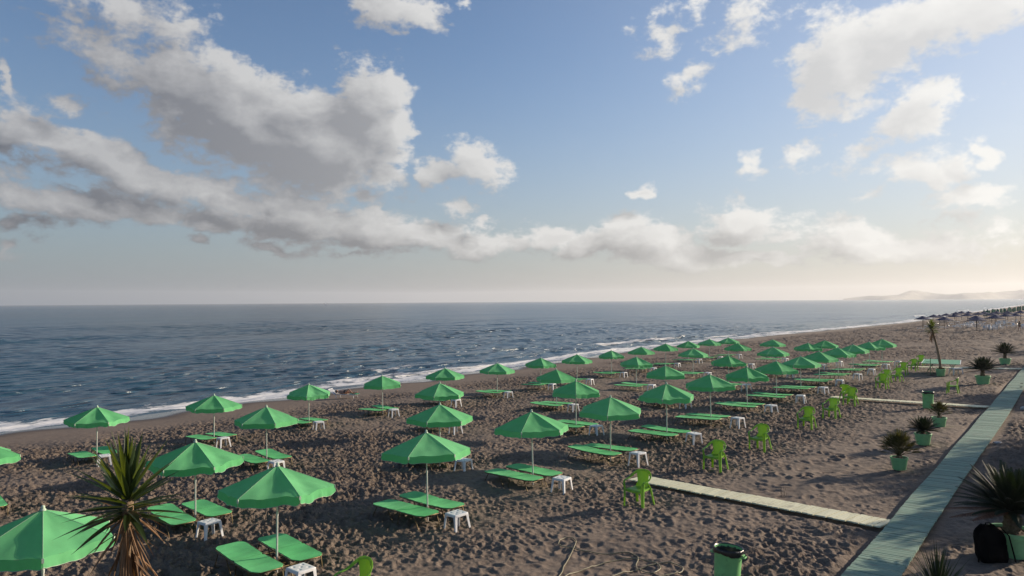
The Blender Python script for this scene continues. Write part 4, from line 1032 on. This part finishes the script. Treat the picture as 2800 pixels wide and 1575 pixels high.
def standing():
    root = empty('person', (-8.3, 143.0, G(-8.3, 143)), R(110))
    J = {'pelvis': ((0, 0, .95), (.15, .10)), 'waist': ((0, .01, 1.08), (.125, .09)), 'chest': ((0, 0, 1.28), (.155, .105)), 'neck0': ((0, -.01, 1.43), (.07, .06)), 'neck': ((0, .01, 1.52), .05)}
    E = [('pelvis', 'waist'), ('waist', 'chest'), ('chest', 'neck0'), ('neck0', 'neck')]
    for s, t_ in ((-1, 'l'), (1, 'r')):
        fy = .16 * s
        J.update({t_ + 'hip': ((s * .09, 0, .90), .085), t_ + 'knee': ((s * .10, fy * .6 + .03, .50), .055), t_ + 'calf': ((s * .10, fy * .85, .34), .052), t_ + 'ank': ((s * .10, fy, .09), .034), t_ + 'toe': ((s * .11, fy + .17, .03), (.038, .024)),
                  t_ + 'sh': ((s * .17, 0, 1.40), .055), t_ + 'elb': ((s * .24, -.05 * s, 1.13), .040), t_ + 'wr': ((s * .25, .08 - .08 * s, .89), .027)})
        E += [('pelvis', t_ + 'hip'), (t_ + 'hip', t_ + 'knee'), (t_ + 'knee', t_ + 'calf'), (t_ + 'calf', t_ + 'ank'), (t_ + 'ank', t_ + 'toe'), ('neck0', t_ + 'sh'), (t_ + 'sh', t_ + 'elb'), (t_ + 'elb', t_ + 'wr')]
    b = person_mesh(J, E, 'body', root, M['skin']); mb = MB()
    head(mb, (0, .02, 1.63), (0, 1, 0), (0, 0, 1))
    for s in (-1, 1): hand(mb, (s * .25, .08 - .08 * s, .89), (0, .15, -1), (-s, 0, 0))
    o2_ = mb.build('tmp', M['skin'], smooth=True); bm = bmesh.new(); bm.from_mesh(b.data); bm.from_mesh(o2_.data); bm.to_mesh(b.data); bm.free(); bpy.data.objects.remove(o2_)
    hair((0, .02, 1.63), (0, 1, 0), (0, 0, 1), root, True)
    mb = MB(); mb.lathe([(.165, .78), (.185, .90), (.17, .98), (.145, 1.08), (.165, 1.22), (.18, 1.33), (.16, 1.42), (.08, 1.48)], 20); sh = mb.build('dress', M['greyshirt'], root, smooth=True)
    for s in (-1, 1): mb = MB(); mb.tube([(s * .15, 0, 1.41), (s * .205, -.02 * s, 1.27)], [.072, .060], 10); mb.build('sleeve', M['greyshirt'], sh, smooth=True)
    tag(root, 'person in dark clothing walking on the far beach at the right edge', 'person')
standing()
def sunbather():
    bx, by = -42.6, 34.6; z0_ = G(bx, by); ang = R(22)
    root = empty('beach_lounger', (bx, by, z0_), ang)
    mb = MB(); mb.grid(lambda u, v: (-.75 + 1.75 * u, (v - .5) * .62, .31 - .03 * math.sin(math.pi * v)), 12, 6); mb.grid(lambda u, v: (-.75 + 1.75 * (1 - u), (v - .5) * .62, .29 - .03 * math.sin(math.pi * v)), 12, 6); mb.build('seat', M['beige'], root, smooth=True)
    mb = MB()
    for k in range(5): y = (k - 2) * .13; mb.ribbon([(-.72, y, .31), (-.95, y, .42), (-1.22, y, .62)], .07, .018, (0, 1, 0))
    mb.tube([(-1.22, -.31, .63), (-1.22, .31, .63)], .018, 6); mb.build('backrest', M['white'], root)
    mb = MB()
    for s in (-1, 1): mb.tube([(-.8, s * .31, .30), (1.02, s * .31, .30)], .018, 6)
    mb.build('frame', M['white'], root)
    for x in (-.6, .8):
        for s in (-1, 1): mb = MB(); mb.tube([(x, s * .3, .30), (x + .05, s * .32, -.03)], .02, 6); mb.build('leg', M['white'], root)
    tag(root, 'beige lounger with raised white backrest near the water, someone lying on it', 'lounger')
    mb = MB(); mb.grid(lambda u, v: (.45 + .60 * u, (v - .5) * .56, .345 + .012 * math.sin(u * 9 + v * 5) - .10 * max(0, u - .93) * 3), 14, 10); mb.grid(lambda u, v: (.45 + .60 * u, (.5 - v) * .56, .33 + .012 * math.sin(u * 9 + (1 - v) * 5)), 14, 10)
    o = mb.build('towel', M['towel'], smooth=True); o.location = (bx, by, z0_); o.rotation_euler[2] = ang; tag(o, 'green towel under the feet of the sunbather on the lounger', 'towel')
    p = empty('person', (bx, by, z0_ + .31), ang)
    J = {'pelvis': ((.02, 0, .11), (.11, .15)), 'waist': ((-.14, 0, .10), (.09, .13)), 'chest': ((-.34, 0, .12), (.11, .155)), 'neck0': ((-.49, 0, .12), (.055, .07)), 'neck': ((-.57, 0, .13), .05)}
    E = [('pelvis', 'waist'), ('waist', 'chest'), ('chest', 'neck0'), ('neck0', 'neck')]
    for s, t_, kz, kx, ax in ((-1, 'l', .36, .36, .66), (1, 'r', .10, .48, .88)):
        J.update({t_ + 'hip': ((.08, s * .09, .11), .085), t_ + 'knee': ((kx, s * .11, kz), .055), t_ + 'ank': ((ax, s * .12, .06), .035), t_ + 'toe': ((ax + (.15 if kz > .2 else .05), s * .13, .05 if kz > .2 else .20), (.035, .025)),
                  t_ + 'sh': ((-.45, s * .17, .12), .05), t_ + 'elb': ((-.18, s * .25, .07), .038), t_ + 'wr': ((.05, s * .235, .06), .026)})
        E += [('pelvis', t_ + 'hip'), (t_ + 'hip', t_ + 'knee'), (t_ + 'knee', t_ + 'ank'), (t_ + 'ank', t_ + 'toe'), ('neck0', t_ + 'sh'), (t_ + 'sh', t_ + 'elb'), (t_ + 'elb', t_ + 'wr')]
    b = person_mesh(J, E, 'body', p, M['skin']); mb = MB(); head(mb, (-.69, 0, .16), (.25, 0, 1), (-1, 0, .25))
    for s in (-1, 1): hand(mb, (.05, s * .235, .06), (1, 0, -.05), (0, 0, 1), .15)
    o2_ = mb.build('tmp', M['skin'], smooth=True); bm = bmesh.new(); bm.from_mesh(b.data); bm.from_mesh(o2_.data); bm.to_mesh(b.data); bm.free(); bpy.data.objects.remove(o2_)
    hair((-.69, 0, .16), (.25, 0, 1), (-1, 0, .25), p)
    mb = MB(); mb.tube([(-.06, 0, .11), (.02, 0, .115), (.11, 0, .115)], [.150, .165, .150], 14); mb.build('swimwear', M['greyshirt'], p, smooth=True)
    tag(p, 'person sunbathing on the beige lounger with one knee raised', 'person')
sunbather()
# green windbreak corner seen beside the third seaward umbrella is the umbrella itself

# ================================================================== the next beach concession, far down the shore
def far_umbrella():
    root = empty('dark_umbrella', (0, 0, 0)); mb = MB(); mb.tube([(0, 0, -.1), (0, 0, 2.3)], .045, 6); mb.build('pole', M['wood'], root)
    mb = MB(); n = 12
    mb.lathe([(.02, 2.55), (.25, 2.42), (.95, 2.12), (1.55, 1.93), (1.52, 1.86), (.9, 2.04), (.05, 2.36)], n); mb.build('canopy', M['navy'], root, smooth=25); return root
fu = far_umbrella()
FU = [(-25.3, 164.1), (-26.3, 172), (-26.4, 185.4), (-25.8, 189), (-27.4, 211.8), (-20.4, 155), (-22.4, 185.5), (-26.5, 222), (-26.5, 232.8), (-25.9, 243), (-20.1, 207), (-20.3, 222), (-14.7, 148.8), (-12.5, 154.4), (-16.4, 165),
      (-12.7, 179.5), (-11.2, 182.5), (-12.0, 211.2), (-20.8, 193), (-16.5, 196), (-14.0, 203), (-17.0, 214)]
for i, (x, y) in enumerate(FU):
    o = fu if i == 0 else copy_tree(fu); o.location = (x, y, G(x, y)); o.rotation_euler[2] = i * .7; o.scale = (1, 1, .93 + .12 * rr.random())
    tag(o, 'dark navy umbrella among the far group beyond the open sand', 'umbrella', 'dark navy umbrellas of the far beach group')
def closed_umbrella():
    root = empty('closed_umbrella', (0, 0, 0)); mb = MB(); mb.tube([(0, 0, -.1), (0, 0, 2.5)], .03, 6); mb.build('pole', M['wood'], root)
    mb = MB(); mb.lathe([(.02, 2.65), (.14, 2.5), (.24, 2.1), (.28, 1.6), (.24, 1.2), (.12, 1.15)], 10, wob=.12); mb.build('canopy', M['closed'], root, smooth=True); return root
cu = closed_umbrella()
for i in range(26):
    f = i / 25; x = -20.4 + 2.6 * f + rr.uniform(-.3, .3); y = 224 + 104 * f ** 1.1 + rr.uniform(-1, 1)
    o = cu if i == 0 else copy_tree(cu); o.location = (x, y, G(x, y)); o.rotation_euler[2] = i; o.scale = (1, 1, rr.uniform(.95, 1.12))
    tag(o, 'closed dark green umbrella standing in the line along the far shore', 'umbrella', 'closed green umbrellas along the far shore')
# white furniture, too small in the photo for parts
def white_chair():
    mb = MB(); mb.box((0, 0, .42), (.46, .44, .03)); mb.box((0, .22, .64), (.42, .03, .40), Matrix.Rotation(-.15, 3, 'X'))
    for s in (-1, 1):
        mb.box((s * .24, 0, .63), (.05, .44, .03))
        for t_ in (-1, 1): mb.box((s * .22, t_ * .20, .21), (.05, .05, .44))
        mb.box((s * .24, -.2, .53), (.04, .04, .2))
    return mb.build('plastic_chair', M['white'])
def white_lounger():
    mb = MB(); mb.box((.25, 0, .32), (1.3, .62, .05)); mb.box((-.62, 0, .48), (.62, .62, .04), Matrix.Rotation(.6, 3, 'Y'))
    for x in (-.3, .8):
        for s in (-1, 1): mb.box((x, s * .26, .15), (.06, .05, .32))
    return mb.build('plastic_lounger', M['white'])
wc = white_chair(); wl = white_lounger()
for i in range(26):
    o = wc if i == 0 else wc.copy()
    if i: COL.objects.link(o)
    x, y = (rr.uniform(-13.8, -12.2), rr.uniform(150, 158)) if i < 12 else (rr.uniform(-23, -8.5), rr.uniform(150, 200))
    o.location = (x, y, G(x, y)); o.rotation_euler[2] = rr.uniform(0, 6.28); tag(o, 'white plastic chair among the furniture of the far beach group', 'chair', 'white chairs of the far beach group')
for i in range(30):
    o = wl if i == 0 else wl.copy()
    if i: COL.objects.link(o)
    x, y = rr.uniform(-27, -9.5), rr.uniform(158, 215)
    o.location = (x, y, G(x, y)); o.rotation_euler[2] = R(180 + rr.uniform(-15, 15)); tag(o, 'white plastic lounger among the furniture of the far beach group', 'lounger', 'white loungers of the far beach group')

# ================================================================== motor boat on the horizon
root = empty('motor_boat', (2300 * math.sin(R(-52.33)), 2300 * math.cos(R(-52.33)), SEA), R(40)); mb = MB()
def hullP(u, v):
    x = -4.5 + 9 * u; wv = 1.5 * (1 - max(0, u - .45) ** 2 * 3.3) ; s = (v * 2 - 1); return (x, s * wv, -.3 + 1.9 * abs(s) ** 1.6 + .5 * u ** 2)
mb.grid(hullP, 16, 10); mb.grid(lambda u, v: (-4.5 + 9 * u, (v * 2 - 1) * 1.5 * (1 - max(0, u - .45) ** 2 * 3.3), 1.55 + .5 * u ** 2), 12, 4); mb.build('hull', M['hull'], root, smooth=40)
mb = MB(); mb.box((-.6, 0, 2.5), (3.2, 2.1, 1.6)); mb.box((-1.2, 0, 3.7), (2.0, 1.8, .9)); mb.build('cabin', M['hull'], root)
tag(root, 'small white motor boat on the sea horizon at left', 'boat')

# ================================================================== trees inland, right of the picture: they throw the long shade across the sand
def tree(loc, H, CR, seed):
    r = random.Random(seed); root = empty('tamarisk_tree', loc); mb = MB()
    mb.tube([(0, 0, -.2), (.1, .05, H * .25), (-.05, .1, H * .5)], [.22, .17, .11], 10); limbs = []
    for i in range(8):
        a = i * 2.4 + r.random(); e = Vector((math.cos(a) * CR * .7, math.sin(a) * CR * .7, H * (.62 + .3 * r.random()))); s_ = Vector((0, .05, H * (.25 + .03 * i)))
        mb.tube([s_, s_.lerp(e, .5) + Vector((0, 0, .2)), e], [.08, .05, .02], 6); limbs.append(e)
    mb.build('trunk', M['bark'], root, smooth=True); mb = MB()
    for e in limbs + [Vector((0, 0, H * .85)), Vector((0, 0, H * .7))]:
        for j in range(230):
            d = Vector((r.gauss(0, 1), r.gauss(0, 1), r.gauss(0, .8))).normalized() * CR * .50 * r.random() ** .5
            p = e + d; a = Vector((r.gauss(0, 1), r.gauss(0, 1), r.gauss(0, 1))).normalized(); b = a.cross(Vector((0, 0, 1))).normalized(); s = r.uniform(.05, .12)
            mb.add([p - a * s * 2, p + b * s, p + a * s * 2, p - b * s], [(0, 1, 2, 3)])
    mb.build('crown', M['tree'], root); return root
TREES = [(3.6, 31.5, 4.4, 1.4), (6.0, 41, 6.6, 1.7), (9.5, 50, 9.0, 2.2), (6.0, 62, 7.0, 1.9), (10.5, 66, 9.0, 2.2), (6.5, 84, 7.5, 2.3), (7.0, 106, 8.0, 2.6)]
LN = ['shortest', 'second shortest']
for i, (x, y, H, cr) in enumerate(TREES):
    o = tree((x, y, G(x, y)), H, cr, 50 + i); tag(o, 'feathery tamarisk tree on the sand inland of the boardwalk, outside the picture at right', 'tree', 'tamarisk trees inland of the boardwalk')

# ------------------------------------------------------------------ air
def haze():
    mb = MB(); mb.box((0, 0, 60), (15200, 15200, 140))
    m = bpy.data.materials.new('haze_air'); m.use_nodes = True; m.node_tree.nodes.clear(); N = NT(m.node_tree)
    v = N.new('ShaderNodeVolumePrincipled'); v.inputs['Density'].default_value = 1.15e-4
    v.inputs['Color'].default_value = (.92, .95, 1.0, 1); v.inputs['Anisotropy'].default_value = .35
    o = N.new('ShaderNodeOutputMaterial'); N.l.new(v.outputs[0], o.inputs['Volume'])
    ob = mb.build('haze', m); tag(ob, kind='stuff')
haze()
